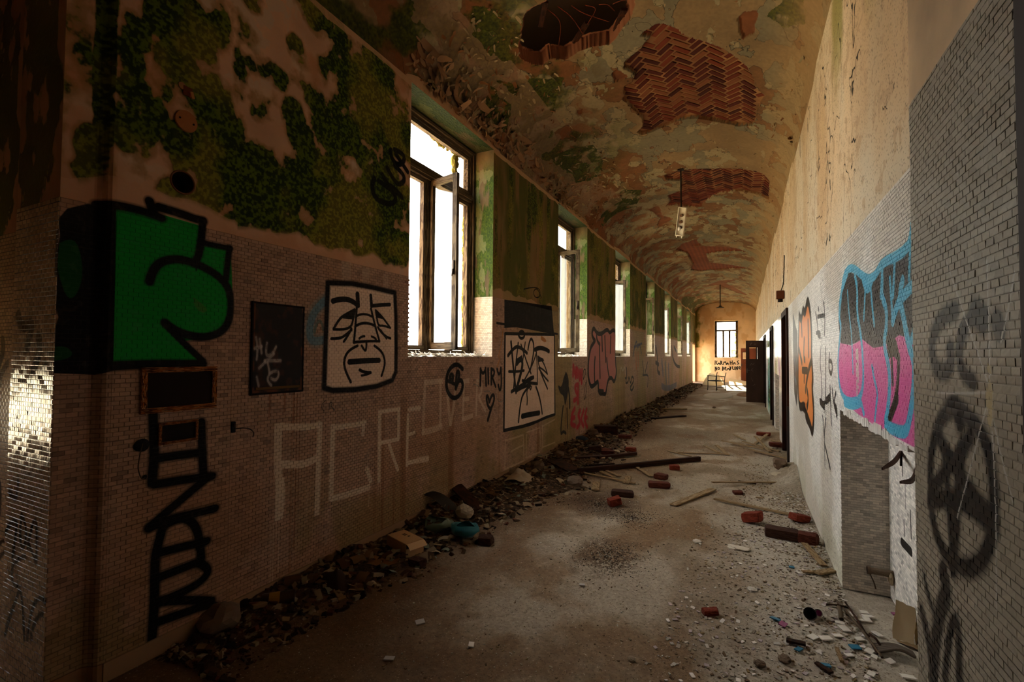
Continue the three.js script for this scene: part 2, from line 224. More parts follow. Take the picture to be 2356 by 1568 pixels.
  for (const [p, w] of [[[[3.551,1.266],[3.532,1.022],[3.527,0.77]], .04], [[[3.539,1.24],[3.678,1.24],[3.839,1.239]], .05], [[[3.795,1.256],[3.798,0.797]], .036], [[[3.511,0.79],[3.672,0.786],[3.834,0.806]], .06], [[[3.914,1.104],[3.948,0.944],[3.973,0.788]], .045], [[[3.973,0.788],[4.024,0.936],[4.06,1.133]], .045], [[[4.221,1.237],[4.204,0.82]], .036], [[[4.196,1.217],[4.325,1.222]], .05], [[[4.2,1.031],[4.329,1.031]], .05], [[[4.184,0.827],[4.414,0.843]], .05], [[[4.492,1.236],[4.478,0.825]], .034], [[[4.492,1.214],[4.602,1.209],[4.594,1.055],[4.496,1.04],[4.699,0.856]], .034], [[[3.427,1.015],[3.485,1.009]], .05], [[[3.436,0.554],[3.615,0.533]], .06]]) stroke(c, p, w, pale2, { cap: 'butt' });
  // ringed monogram, MIRY, heart
  for (const [p, w] of [[[[4.188,1.347],[4.126,1.389],[4.033,1.396],[3.944,1.353],[3.893,1.271],[3.895,1.163],[3.967,1.08],[4.054,1.051],[4.151,1.086],[4.203,1.165],[4.177,1.234],[4.11,1.232],[4.074,1.193]], .026], [[[3.991,1.237],[3.946,1.259],[3.972,1.302],[4.017,1.286],[4.003,1.237]], .024], [[[4.065,1.173],[4.072,1.294],[4.099,1.334],[4.131,1.302],[4.101,1.212],[4.065,1.153]], .024], [[[3.911,1.241],[3.991,1.217],[4.055,1.194]], .02],
    [[[4.563,1.161],[4.566,1.338]], .022], [[[4.566,1.338],[4.624,1.242],[4.679,1.341]], .02], [[[4.679,1.341],[4.694,1.151]], .022], [[[4.737,1.334],[4.747,1.174]], .022], [[[4.816,1.159],[4.813,1.332]], .022], [[[4.813,1.332],[4.893,1.324],[4.878,1.249],[4.822,1.239]], .02], [[[4.834,1.239],[4.922,1.124]], .02], [[[4.956,1.328],[4.977,1.275],[5.033,1.261],[5.052,1.338]], .02], [[[5.052,1.338],[5.073,1.188],[5.057,1.081],[5.016,1.072],[4.989,1.138]], .02],
    [[[4.772,0.956],[4.738,1.039],[4.696,1.019],[4.733,0.92],[4.805,0.862],[4.892,0.963],[4.886,1.028],[4.826,1.032],[4.786,0.972]], .022], [[[4.812,0.867],[4.77,0.803],[4.743,0.755]], .026]]) stroke(c, p, w * 1.6, BLACK, { soft: .006 });
  stroke(c, [[4.408,1.17],[4.536,1.179],[4.56,1.09]], .006, 'rgba(40,80,96,.6)'); stroke(c, [[4.649,1.084],[4.812,1.09],[4.801,1.04]], .006, 'rgba(40,80,96,.6)'); stroke(c, [[4.936,1.03],[4.962,0.958],[5.065,0.925],[5.117,0.945]], .006, 'rgba(40,80,96,.6)');
  stroke(c, [[5.102,1.814],[5.078,1.644],[4.978,1.476],[5.03,1.44],[4.955,1.358]], .018, 'rgba(190,110,30,.55)');
  // second face, scribbled over, and the black bar above it
  stroke(c, [[5.156,1.756],[6.83,1.813],[6.867,0.584],[6.5,0.581],[6.165,0.561],[5.666,0.56],[5.144,0.58]], .04, BLACK, { close: true, sharp: true, fill: 'rgb(214,188,168)' });
  stroke(c, [[5.144,0.577],[5.515,0.56],[5.924,0.546],[6.165,0.561],[6.5,0.588],[6.867,0.587]], .035, BLACK);
  stroke(c, [[5.131,2.17],[5.832,2.201],[6.705,2.239],[6.809,1.823],[6.243,1.847],[5.73,1.87],[5.137,1.825]], 0, null, { close: true, sharp: true, fill: 'rgb(10,8,8)' });
  stroke(c, [[4.929,1.871],[5.837,1.867],[7.019,1.822]], .03, 'rgb(10,8,8)', { cap: 'butt' });
  for (const [p, w] of [[[[6.08,1.57],[6.295,1.63],[6.606,1.553]], .03], [[[6.188,1.475],[6.392,1.432],[6.55,1.216]], .013], [[[6.181,1.475],[6.208,1.32],[6.375,1.294],[6.55,1.216]], .012], [[[6.219,1.312],[6.376,1.2],[6.58,1.111]], .014], [[[6.293,1.246],[6.416,1.126],[6.553,0.999]], .016], [[[6.133,1.531],[6.173,1.278],[6.168,1.095]], .013], [[[5.672,1.16],[5.915,1.108],[6.168,1.093]], .02], [[[5.558,0.632],[5.6,0.878],[5.747,1.031],[5.933,1.074]], .018], [[[6.123,1.049],[6.287,0.89],[6.354,0.655]], .018], [[[5.671,0.692],[5.922,0.691],[6.243,0.674]], .034],
    [[[5.323,1.657],[5.385,1.362],[5.478,1.016]], .022], [[[5.242,1.488],[5.381,1.576],[5.558,1.618],[5.81,1.522]], .022], [[[5.533,1.65],[5.457,1.361],[5.404,1.047]], .016], [[[5.75,1.662],[5.684,1.449],[5.624,1.267]], .014], [[[5.842,1.57],[5.906,1.748],[6.043,1.669],[6.029,1.489],[5.913,1.271]], .018], [[[5.268,1.29],[5.503,1.277],[5.718,1.29]], .016], [[[5.619,1.632],[5.779,1.422],[5.947,1.243]], .014], [[[6.133,1.538],[6.048,1.378],[5.689,1.133]], .014], [[[5.347,1.035],[5.689,1.107],[6.033,1.185]], .022], [[[5.85,1.072],[5.802,0.994],[5.836,0.898],[5.821,0.833]], .014], [[[5.507,1.04],[5.689,1.081],[5.916,1.088]], .022], [[[5.501,1.386],[5.621,1.462],[5.685,1.37],[5.565,1.165],[5.477,1.042]], .03], [[[5.899,1.069],[5.934,0.985],[5.967,1.065]], .012], [[[6.033,1.199],[5.881,1.191],[5.752,1.143]], .014],
    [[[5.54,1.753],[5.57,1.8],[5.678,1.812],[5.742,1.761],[5.679,1.713],[5.571,1.716],[5.54,1.753]], .018]]) stroke(c, p, w * 2, BLACK, { soft: .004 });
  stroke(c, [[6.195,1.478],[6.381,1.446],[6.419,1.41],[6.207,1.397]], 0, null, { close: true, sharp: true, fill: BLACK }); stroke(c, [[5.456,1.437],[5.652,1.495],[5.668,1.423],[5.501,1.411]], 0, null, { close: true, sharp: true, fill: BLACK });
  stroke(c, [[6.293,1.776],[6.426,1.752],[6.524,1.697],[6.408,1.679],[6.294,1.719]], 0, null, { close: true, fill: 'rgba(160,90,30,.8)' });
  for (const p of [[[5.178,0.455],[5.4,0.438],[5.699,0.444]], [[5.183,0.466],[5.179,0.08]], [[5.171,0.106],[5.463,0.094],[5.752,0.101]], [[5.332,0.288],[5.519,0.305],[5.702,0.306]], [[5.706,0.45],[5.73,0.118]], [[5.811,0.441],[5.806,0.117]], [[5.81,0.461],[6.027,0.457],[6.246,0.462]], [[5.799,0.124],[6.28,0.117]], [[6.268,0.466],[6.317,0.132]], [[6.349,0.469],[6.868,0.508]], [[6.368,0.481],[6.384,0.149]], [[6.372,0.165],[6.873,0.156]]]) stroke(c, p, .022, 'rgba(196,172,142,.6)', { cap: 'butt' });
  // dark tag on the moss beside the first window
  for (const p of [[[2.854,2.891],[2.82,2.828],[2.857,2.736],[2.975,2.722],[3.098,2.76],[3.115,2.826],[3.024,2.871],[2.903,2.884]], [[2.944,2.951],[3.024,2.859],[3.179,2.852]], [[3.003,3.026],[3.113,2.912],[3.224,2.986],[3.204,3.054],[3.091,3.076]], [[3.043,3.192],[3.036,3.134],[3.128,3.089],[3.221,3.161],[3.2,3.228],[3.088,3.212]], [[3.107,3.18],[3.261,3.087]], [[3.041,2.888],[3.113,2.887],[3.189,2.837]]]) stroke(c, p, .04, 'rgb(10,10,12)', { soft: .006 });
  stroke(c, [[5.695,2.369],[5.997,2.442],[6.265,2.441],[6.236,2.318],[6.057,2.298],[5.998,2.384],[6.173,2.453],[6.298,2.325]], .014, BLACK);
}
function graffitiFarLeft(c) {   // past the second window
  stroke(c, [[7.358,1.23],[7.517,1.126],[7.47,0.88],[7.318,0.632],[7.268,0.846],[7.083,0.888],[6.97,1.047],[7.173,0.964],[7.241,1.121]], 0, null, { close: true, fill: 'rgb(30,26,20)' });
  for (const [p, w] of [[[[7.232,0.672],[7.156,0.458],[7.123,0.225],[7.251,0.286],[7.37,0.221]], .024], [[[7.414,0.622],[7.43,0.49],[7.447,0.3]], .018], [[[7.469,0.963],[7.56,0.824],[7.552,0.625]], .03]]) stroke(c, p, w * 2, 'rgb(30,26,20)');
  const RED = 'rgba(165,32,46,.85)';
  for (const p of [[[7.721,1.151],[7.735,1.313]], [[7.735,1.313],[7.859,1.121]], [[7.859,1.121],[7.879,1.275]], [[7.934,1.257],[7.913,1.145],[7.99,1.107],[8.023,1.228],[7.934,1.257]], [[8.08,1.068],[8.102,1.217]], [[8.102,1.217],[8.195,1.009]], [[8.195,1.009],[8.217,1.223]], [[7.992,0.984],[7.818,0.985],[7.845,0.889],[7.971,0.811],[7.928,0.728],[7.767,0.724]], [[7.992,0.949],[7.989,0.662]], [[7.811,0.583],[7.64,0.5],[7.667,0.396],[7.591,0.339],[7.836,0.281]], [[7.641,0.433],[7.797,0.431]], [[8.109,0.519],[7.964,0.455],[8.127,0.358],[8.072,0.259],[7.944,0.241]], [[8.318,0.497],[8.184,0.404],[8.203,0.278],[8.32,0.218]], [[8.499,0.497],[8.378,0.401],[8.391,0.272],[8.527,0.173]], [[8.391,0.345],[8.513,0.349]]]) stroke(c, p, .075, RED, { soft: .02 });
  stroke(c, [[8.294,1.058],[8.264,1.186],[8.382,1.264],[8.456,1.18],[8.294,1.058]], .02, BLACK); stroke(c, [[8.475,1.032],[8.315,0.823],[8.376,0.655],[8.478,0.811],[8.475,1.032]], .02, BLACK);
  stroke(c, [[8.768,1.655],[8.615,1.493],[8.567,1.158],[8.664,0.986],[8.794,0.885],[9.097,0.945],[9.273,0.996],[9.275,0.737],[9.685,0.704],[9.842,0.676],[9.962,0.901],[10.085,1.001],[10.341,1.013],[10.563,0.881],[10.793,1.108],[10.652,1.36],[10.714,2.041],[10.423,2.072],[10.164,1.972],[9.955,2.069],[9.524,1.934],[9.159,1.928],[8.917,2.053],[8.785,1.855],[9.035,1.786]], .085, BLACK, { close: true, fill: 'rgb(176,110,106)' });
  for (const p of [[[9.037,1.454],[8.957,1.242],[9.027,0.968]], [[9.34,1.735],[9.379,1.393],[9.396,1.05]], [[9.524,1.924],[9.564,1.597]], [[9.756,1.891],[9.797,1.599],[9.838,1.368]], [[9.918,1.431],[9.96,1.219],[10.127,1.021]], [[10.25,1.91],[10.209,1.56]], [[9.159,1.928],[9.09,1.788],[9.376,1.716]], [[9.274,0.797],[9.646,0.762]]]) stroke(c, p, .07, BLACK);
  for (const p of [[[11.791,1.176],[11.813,0.929],[11.65,0.814],[11.981,0.822],[12.038,0.995],[12.271,0.744],[12.39,0.982],[12.699,0.865],[12.39,0.737],[12.154,0.687],[12.39,0.557],[12.636,0.685]], [[11.772,1.192],[11.896,0.858],[11.651,0.951]], [[13.823,1.338],[14.071,0.981],[13.74,0.929],[14.595,0.931],[14.777,0.823],[14.593,0.565]], [[14.597,1.297],[14.242,1.008]]]) stroke(c, p, .06, 'rgb(26,24,20)');
  for (const p of [[[11.082,1.006],[11.181,1.285],[11.385,1.09],[11.595,1.278],[11.649,1.058]]]) stroke(c, p, .05, 'rgba(190,180,160,.6)');
  for (const p of [[[12.549,1.495],[12.974,2.005],[13.121,1.647],[13.426,1.898],[13.661,1.559]], [[12.688,1.73],[13.743,1.843]]]) stroke(c, p, .05, 'rgba(50,60,90,.7)', { soft: .03 });
  for (const p of [[[12.901,1.555],[12.973,1.166]], [[13.196,1.571],[13.24,1.221]]]) stroke(c, p, .1, 'rgba(180,84,40,.6)');
  for (const p of [[[16.084,1.791],[16.524,1.387],[16.296,0.946],[16.867,0.89]], [[16.08,1.28],[16.637,1.198]], [[19.915,1.859],[20.064,1.055],[22.421,1.009]], [[20.581,1.871],[21.653,1.553],[22.242,1.901],[22.637,1.557]]]) stroke(c, p, .14, 'rgb(28,24,24)');
  for (const p of [[[17.357,1.305],[17.603,0.827]], [[18.134,1.216],[18.399,0.511]], [[18.979,1.119],[19.114,0.262]], [[17.347,0.446],[18.394,0.182],[21.256,0.276]]]) stroke(c, p, .22, 'rgba(50,70,110,.55)');
  for (const p of [[[21.286,1.742],[22.434,1.556]]]) stroke(c, p, .2, 'rgba(220,210,190,.6)');
}
function graffitiRight(c) {   // black, pink and blue piece, orange throw-up, tags
  const BL = 'rgb(76,172,204)', PK = 'rgb(216,92,158)', DK = 'rgb(34,26,27)';
  stroke(c, [[3.697,1.587],[3.766,1.732],[3.641,1.947],[3.45,2.022],[3.045,1.915],[2.901,1.882],[2.577,1.899],[2.258,1.917],[2.175,1.944],[2.195,1.566],[2.314,1.579],[2.399,1.59],[2.633,1.551],[2.832,1.545],[3.065,1.594],[3.35,1.571]], 0, null, { close: true, sharp: true, fill: DK });
  stroke(c, [[3.76,1.594],[3.351,1.566],[3.065,1.594],[2.832,1.545],[2.611,1.551],[2.399,1.59],[2.314,1.577],[2.185,1.566],[2.197,1.17],[2.336,1.169],[2.484,1.168],[2.618,1.177],[2.855,1.175],[3.198,1.186],[3.574,1.218],[3.794,1.329]], 0, null, { close: true, sharp: true, fill: PK });
  stroke(c, [[2.588,1.577],[2.527,1.581],[2.451,1.584],[2.409,1.531],[2.402,1.489],[2.438,1.489],[2.492,1.51],[2.572,1.488]], 0, null, { close: true, fill: 'rgb(44,40,24)' });
  for (const [p, w] of [[[[2.41,1.5],[2.42,1.417],[2.465,1.32],[2.577,1.225]], .018], [[[2.512,1.489],[2.503,1.392]], .014], [[[2.563,1.477],[2.556,1.346],[2.586,1.244]], .01], [[[2.446,1.332],[2.577,1.224]], .024]]) stroke(c, p, w * 2.2, 'rgb(24,20,18)');
  for (const [p, w] of [[[[3.45,2.005],[3.644,1.929],[3.742,1.824],[3.725,1.739],[3.673,1.701],[3.744,1.597],[3.815,1.471],[3.778,1.319],[3.647,1.245],[3.349,1.228],[3.159,1.272],[3.053,1.344],[3.061,1.512],[3.105,1.635],[3.195,1.745],[3.162,1.89],[3.232,1.957]], .018], [[[3.584,1.226],[3.35,1.216],[3.144,1.263]], .03], [[[3.449,1.897],[3.419,1.756],[3.331,1.623],[3.32,1.41]], .011], [[[3.041,1.927],[2.992,1.854],[2.877,1.842],[2.835,1.884]], .022], [[[2.982,1.843],[3.003,1.776],[3.025,1.698]], .013], [[[2.864,1.844],[2.843,1.747],[2.806,1.655]], .013],
    [[[2.646,1.856],[2.667,1.777],[2.58,1.717],[2.589,1.622],[2.639,1.568],[2.582,1.488],[2.545,1.434],[2.567,1.29],[2.625,1.22]], .02], [[[2.522,1.837],[2.499,1.726],[2.488,1.647]], .013], [[[2.218,1.766],[2.371,1.736],[2.444,1.699],[2.488,1.652]], .022], [[[2.342,1.8],[2.396,1.757],[2.341,1.665],[2.286,1.558],[2.218,1.491],[2.214,1.425],[2.241,1.344],[2.296,1.247],[2.333,1.208],[2.472,1.196],[2.62,1.201]], .022], [[[2.208,1.603],[2.244,1.567],[2.266,1.526]], .016], [[[2.861,1.455],[2.826,1.394],[2.757,1.338],[2.789,1.269],[2.818,1.202]], .012], [[[3.128,1.265],[3.056,1.207]], .016]]) stroke(c, p, w * 2.4, BL);
  for (const [p, w] of [[[[2.195,2.026],[2.224,1.955],[2.258,1.917],[2.411,1.91],[2.648,1.927],[2.795,1.878],[2.976,1.9],[3.296,2.022],[3.519,2.025],[3.641,1.947],[3.732,1.759]], .02], [[[2.235,1.95],[2.259,1.798]], .012], [[[2.442,1.912],[2.477,1.757]], .014], [[[2.634,1.924],[2.672,1.78]], .016]]) stroke(c, p, w * 2.4, BL);
  // paint lost from a column of tiles
  for (let i = 0; i < 70; i++) { const t = i / 70, p = [[[3.191,1.54]][0], [[3.208,1.279]][0]]; const d = mix(p[0][0], p[1][0], t) + .035 * (rnd() - .5) + .01, y = mix(p[0][1], p[1][1], t) + .02 * (rnd() - .5); c.fillStyle = 'rgb(206,196,184)'; c.fillRect(Math.floor(d / TRW) * TRW, Math.floor(y / TRH) * TRH, TRW * .9, TRH * .9); }
  for (let i = 0; i < 90; i++) { const d = rr(2.35, 3.7), y = rr(1.15, 1.75); c.fillStyle = rnd() > .4 ? 'rgba(206,190,190,.7)' : 'rgba(70,40,50,.8)'; c.fillRect(d, y, .004, rr(.004, .016)); }
  stroke(c, [[6.3,1.979],[6.091,1.878],[5.899,2.016],[5.716,1.933],[5.481,2.079],[5.279,1.941],[5.176,1.695],[5.229,1.517],[5.119,1.284],[5.216,1.22],[5.072,0.998],[5.199,0.77],[5.423,0.862],[5.766,0.878],[5.812,1.006],[6.407,0.893],[6.522,1.219],[6.403,1.668]], .085, BLACK, { close: true, fill: 'rgb(228,132,62)', soft: .012 });
  for (const p of [[[6.065,1.883],[6.026,1.742]], [[5.809,1.679],[5.926,1.464],[5.77,1.466]], [[5.459,1.844],[5.436,1.518]], [[6.025,1.353],[5.556,1.359]], [[5.84,1.344],[5.849,1.25]], [[5.741,1.15],[5.5,1.392],[5.195,1.47]], [[6.333,0.922],[5.872,1],[5.443,0.859]], [[5.606,1.159],[5.422,1.096],[5.621,0.991]], [[6.34,1.579],[6.055,1.436]]]) stroke(c, p, .075, BLACK);
  stroke(c, [[7.098,2.042],[6.767,1.898],[6.525,1.792],[6.495,1.49],[6.537,1.068],[6.708,0.894],[6.991,1.037],[7.092,1.588]], 0, null, { close: true, sharp: true, fill: 'rgb(70,68,66)' });
  for (const p of [[[6.896,1.458],[6.792,1.333]], [[6.651,1.459],[6.567,1.369]], [[6.919,1.233],[6.711,1.18]]]) stroke(c, p, .06, 'rgba(110,160,190,.6)');
  stroke(c, [[7.061,2.047],[6.8,1.9]], .03, BLACK);
  for (const p of [[[4.594,1.573],[4.692,1.452],[4.556,1.33],[4.629,1.138],[4.435,1.125],[4.18,1.204]], [[4.336,1.569],[4.34,1.358],[4.38,1.159]], [[4.156,1.524],[4.211,1.42],[4.099,1.367],[4.018,1.424],[4.074,1.478],[4.19,1.467]], [[4.051,1.269],[4.015,1.163],[3.865,1.108]], [[3.905,1.252],[4.015,1.172],[3.837,1.154],[3.891,1.097]], [[4.145,1.281],[4.108,1.017]], [[4.895,1.885],[4.745,1.754],[4.829,1.692],[4.588,1.651],[4.671,1.718],[4.869,1.705]], [[4.407,1.925],[4.32,1.779],[4.393,1.674]], [[4.777,1.843],[4.382,1.823]], [[4.732,1.915],[4.695,1.89]]]) stroke(c, p, .034, 'rgb(34,32,30)');
  stroke(c, [[4.681,1.129],[4.437,1.11]], .06, 'rgb(30,28,28)'); stroke(c, [[4.335,1.163],[4.151,1.207]], .06, 'rgb(30,28,28)');
  stroke(c, [[4.538,1.023],[4.465,0.911],[4.45,0.764],[4.44,0.637]], .03, 'rgb(30,28,28)'); stroke(c, [[4.378,1.022],[4.49,0.847],[4.395,0.793],[4.19,0.684]], .03, 'rgb(30,28,28)');
  stroke(c, [[6.405,0.362],[6.496,-0.021]], .02, 'rgba(120,100,80,.35)');
}
function graffitiFarRight(c) {
  const S = (p, w, col) => stroke(c, p, w, col, { soft: w * .4 });
  S([[11.003,1.376],[11.123,-0.032]], .09, 'rgba(110,190,60,.7)'); S([[10.062,1.435],[9.736,1.209]], .25, 'rgba(150,120,170,.45)'); S([[9.218,1.419],[9.096,1.186]], .2, 'rgba(200,180,190,.5)'); S([[10.433,1.53],[10.695,1.129]], .1, 'rgba(120,180,70,.6)');
  S([[13.944,1.407],[14.016,1.009],[14.25,0.53]], .75, 'rgba(40,150,150,.75)'); S([[14.316,1.811],[14.09,1.406]], .35, 'rgba(120,170,70,.6)'); S([[13.753,0.5],[13.312,0.345]], .4, 'rgba(110,180,70,.7)'); S([[13.16,1.226],[13.268,0.598]], .2, 'rgba(60,110,160,.6)'); S([[14.225,0.666],[13.672,0.57]], .12, 'rgba(20,40,50,.7)');
  S([[18.816,1.551],[18.719,0.839]], .5, 'rgba(70,90,140,.5)'); S([[18.207,0.858],[18.097,0.262]], .4, 'rgba(150,150,110,.4)');
}
function graffitiPier(c) {
  const K = 'rgb(9,8,8)', S = (p, w, col = K, soft = .012) => stroke(c, p, w * 1.45, col, { soft });
  S([[1.34,1.602],[1.405,1.598],[1.475,1.558],[1.487,1.507],[1.453,1.468],[1.395,1.467],[1.36,1.494],[1.37,1.518]], .026); S([[1.238,1.593],[1.289,1.567],[1.326,1.518],[1.314,1.467],[1.256,1.452]], .02); S([[1.238,1.59],[1.209,1.575]], .035); S([[1.151,1.566],[1.142,1.549]], .03, 'rgba(20,18,18,.6)'); S([[1.291,1.584],[1.331,1.564],[1.336,1.518]], .003, K, 0);
  S([[1.35,1.399],[1.424,1.37],[1.498,1.29],[1.516,1.195],[1.503,1.095],[1.432,1.049],[1.341,1.055],[1.274,1.076],[1.213,1.125],[1.18,1.196],[1.176,1.275],[1.198,1.335],[1.248,1.374],[1.339,1.397]], .022); S([[1.376,1.39],[1.345,1.408],[1.326,1.364]], .028);
  S([[1.435,1.319],[1.414,1.243],[1.394,1.176],[1.386,1.084]], .007); S([[1.449,1.311],[1.36,1.267],[1.267,1.222],[1.188,1.203]], .024); S([[1.272,1.344],[1.344,1.281],[1.504,1.179]], .02); S([[1.515,1.146],[1.378,1.195],[1.268,1.2],[1.18,1.193]], .024); S([[1.312,1.315],[1.339,1.248],[1.355,1.13],[1.378,1.034]], .022); S([[1.4,1.216],[1.377,1.07]], .016);
  const paleLine = 'rgb(178,174,168)';   // thin pale strokes running to the chipped spot
  for (const p of [[[1.182,1.441],[1.253,1.533],[1.383,1.717]], [[1.185,1.446],[1.182,1.566],[1.185,1.682]], [[1.138,1.529],[1.102,1.597],[1.086,1.645]], [[1.199,1.435],[1.309,1.425],[1.456,1.417]], [[1.194,1.42],[1.237,1.344],[1.351,1.154]], [[1.174,1.388],[1.143,1.311],[1.108,1.255]], [[1.179,1.363],[1.166,1.239],[1.177,1.042]]]) stroke(c, p, .0055, paleLine);
  S([[1.568,0.942],[1.55,0.906],[1.51,0.885]], .01); S([[1.435,1.003],[1.412,0.973],[1.455,0.917],[1.494,0.829],[1.519,0.708]], .034); S([[1.59,0.84],[1.533,0.796],[1.519,0.708]], .024); S([[1.439,0.756],[1.418,0.857],[1.373,0.938],[1.348,0.916],[1.356,0.806]], .018);
}
function graffitiJamb(c) {
  const g = 'rgba(70,60,46,.55)', S = (p, w, col, soft = .008) => stroke(c, p, w, col, { soft });
  S([[-3.041,1.666],[-3.005,1.598],[-2.889,1.635],[-2.906,1.57],[-2.938,1.518]], .05, g); S([[-2.827,1.563],[-2.795,1.518],[-2.858,1.427],[-2.895,1.348]], .05, g); S([[-2.747,1.429],[-2.84,1.376],[-2.848,1.299]], .04, g); S([[-3.169,1.878],[-3.199,1.852],[-3.235,1.882],[-3.227,1.797],[-3.177,1.781]], .02, g); S([[-3.135,1.669],[-3.159,1.573],[-3.208,1.4]], .022, 'rgb(40,30,20)'); S([[-2.677,2.013],[-2.677,1.931],[-2.678,1.843]], .03, 'rgba(20,14,8,.7)');
  const k = 'rgb(22,18,14)';
  for (const p of [[[-3.132,0.607],[-3.069,0.695],[-2.965,0.736],[-2.987,0.658],[-3.007,0.554]], [[-3.051,0.833],[-3.085,0.88],[-2.979,0.793],[-2.979,0.91]], [[-2.929,0.767],[-2.945,0.682],[-2.915,0.604],[-2.873,0.661],[-2.889,0.74],[-2.929,0.767]], [[-2.861,0.623],[-2.825,0.734],[-2.792,0.772],[-2.77,0.719],[-2.771,0.584]], [[-2.771,0.584],[-2.844,0.642]], [[-2.886,0.585],[-2.988,0.553],[-3.017,0.485],[-2.988,0.441],[-2.911,0.442],[-2.878,0.335],[-2.857,0.232]], [[-3.005,0.305],[-3.055,0.2]], [[-2.92,0.439],[-2.987,0.325],[-3.039,0.246]], [[-2.83,0.239],[-2.812,0.352],[-2.756,0.428],[-2.688,0.452],[-2.654,0.413]], [[-2.78,0.296],[-2.758,0.353],[-2.691,0.385]]]) S(p, .014, k);
  S([[-2.793,0.269],[-2.79,0.254]], .02, k);
}

// ---------- wall surfaces ----------
const nearGeo = (d) => d < 4.4;
const LA = surfaceTex({ w: 2048, h: 1620, x0: 0.965, x1: 6.0, y0: 0, y1: 4.0, draw: (c) => { graffitiPillar(c); graffitiPanel(c); } }, (d, y, o) => leftBase(d, y, o, nearGeo));
const LB = surfaceTex({ w: 1024, h: 800, x0: 6.0, x1: 13, y0: 0, y1: 4.0, draw: (c) => { graffitiPanel(c); graffitiFarLeft(c); } }, (d, y, o) => leftBase(d, y, o, nearGeo));
const LC = surfaceTex({ w: 1024, h: 512, x0: 13, x1: 30.5, y0: 0, y1: 4.0, draw: graffitiFarLeft }, (d, y, o) => leftBase(d, y, o, nearGeo));
function rightBase(d, y, o) {
  if (y < TOPR) {
    tile(d, y, TRW, TRH, o, .0011); setc(o, [232, 228, 220]);
    shade(o, 0.93 + 0.12 * o.id - (o.id2 > 0.94 ? 0.10 : 0) + .08 * (fbm(d * 2, y * 2, 4) - .5));
    blend(o, [176, 160, 140], 0.4 * sst(.5, .72, fbm(d * 1.6 + 4, y * 1.4, 4))); blend(o, [150, 148, 110], 0.35 * sst(.5, .1, y) * sst(.45, .65, fbm(d * 3, y * 2, 3)));
    o.h = o.grout ? .3 : .55 + .04 * o.id; if (o.grout) shade(o, .82); o.keep = 1;
  } else {
    const f = fbm(d * 2.3, y * 1.2, 5), f2 = fbm(d * 14, y * 14, 4), sp = vn(d * 130, y * 130);
    setc(o, [198, 172, 138]); shade(o, .88 + .24 * f); blend(o, [208, 190, 162], sst(.4, .66, fbm(d * 1.6 + 8, y * .7, 5))); blend(o, [186, 146, 102], .4 * sst(.45, .72, fbm(d * 1.8 + 30, y * .6, 5)));
    blend(o, [206, 192, 166], .75 * sst(2.75, 2.25, y + .5 * (f - .5))); blend(o, [170, 140, 108], .5 * sst(.6, .7, f2));
    blend(o, [122, 116, 50], .65 * sst(.42, .66, fbm(d * 2.2 + 12, y * .8, 5)) * sst(3.0, 3.8, y) * sst(5.5, 3.5, d));
    if (sp > .8) shade(o, .78); const cr = Math.abs(fbm(d * 3.2 + 1, y * 2.1 + 50, 4) - .5); if (cr < .006 && f > .5) { shade(o, .3); o.h = .1; } else o.h = .5 + .2 * (f2 - .5) + .1 * (sp - .5);
    if (d > 6 && vn(d * 26, y * 2.1) > .9 && vn(d * 3, y * 3) > .7) shade(o, .45);
  }
}
const RA = surfaceTex({ w: 2048, h: 1400, x0: 2.0, x1: 8.0, y0: 0, y1: 4.0, draw: graffitiRight }, rightBase);
const RB = surfaceTex({ w: 1024, h: 512, x0: 8.0, x1: 30.5, y0: 0, y1: 4.0, draw: (c) => { graffitiRight(c); graffitiFarRight(c); } }, rightBase);
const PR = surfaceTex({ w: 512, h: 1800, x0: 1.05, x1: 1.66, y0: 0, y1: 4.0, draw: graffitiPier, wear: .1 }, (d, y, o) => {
  tile(d, y, TRW, TRH, o, .0009);
  if (y < 2.19) { setc(o, [156, 146, 128]); shade(o, .95 + .08 * o.id - (o.id2 > .93 ? .08 : 0)); const sl = vn((d + y * (o.id > .5 ? 1.4 : -1.4)) * 190, (d - y) * 30); shade(o, .93 + .12 * sl); blend(o, [150, 138, 120], .4 * sst(.45, .7, fbm(d * 5, y * 2, 4))); o.h = o.grout ? .3 : .55; if (o.grout) shade(o, .8);
    const q = Math.hypot((d - [[1.188,1.431]][0][0]) / .014, (y - [[1.188,1.431]][0][1]) / .06); if (q < 1 && fbm(d * 60, y * 60, 3) > .48) { setc(o, [176, 160, 120]); o.h = .15; o.keep = .2; } }
  else { setc(o, [190, 160, 122]); shade(o, .8 + .4 * fbm(d * 6, y * 6, 4)); o.h = .5 + .3 * fbm(d * 20, y * 20, 3); }
});
const JM = surfaceTex({ w: 512, h: 2048, x0: -3.6, x1: -2.6, y0: 0, y1: 4.0, draw: graffitiJamb, wear: .15 }, (x, y, o) => {
  tile(x + 10, y, TLW, TLH, o, .0014);
  if (y < TOPL) { setc(o, [176, 140, 106]); shade(o, .9 + .18 * o.id); blend(o, [136, 100, 68], .4 * sst(.45, .7, fbm(x * 4, y * 3, 4))); if (o.grout) shade(o, .5); o.h = o.grout ? .3 : .55; }
  else { const f = fbm(x * 5, y * 3, 4), st = fbm(x * 5 + 3, y * 1.1, 6), sp = fbm(x * 70, y * 70, 2); setc(o, [150, 104, 74]); shade(o, .8 + .35 * f); const m = sst(.46, .54, st + .5 * (fbm(x * 14, y * 8, 4) - .5)) * sst(-3.12, -3.08, x); blend(o, [mix(30, 96, sp), mix(40, 98, sp), 20], m * .95); o.h = .4 + .2 * f + .3 * m * sp; }
});
const texMat = (t, o) => std({ map: t.map, bumpMap: t.bumpMap, bumpScale: 0.004, ...o });
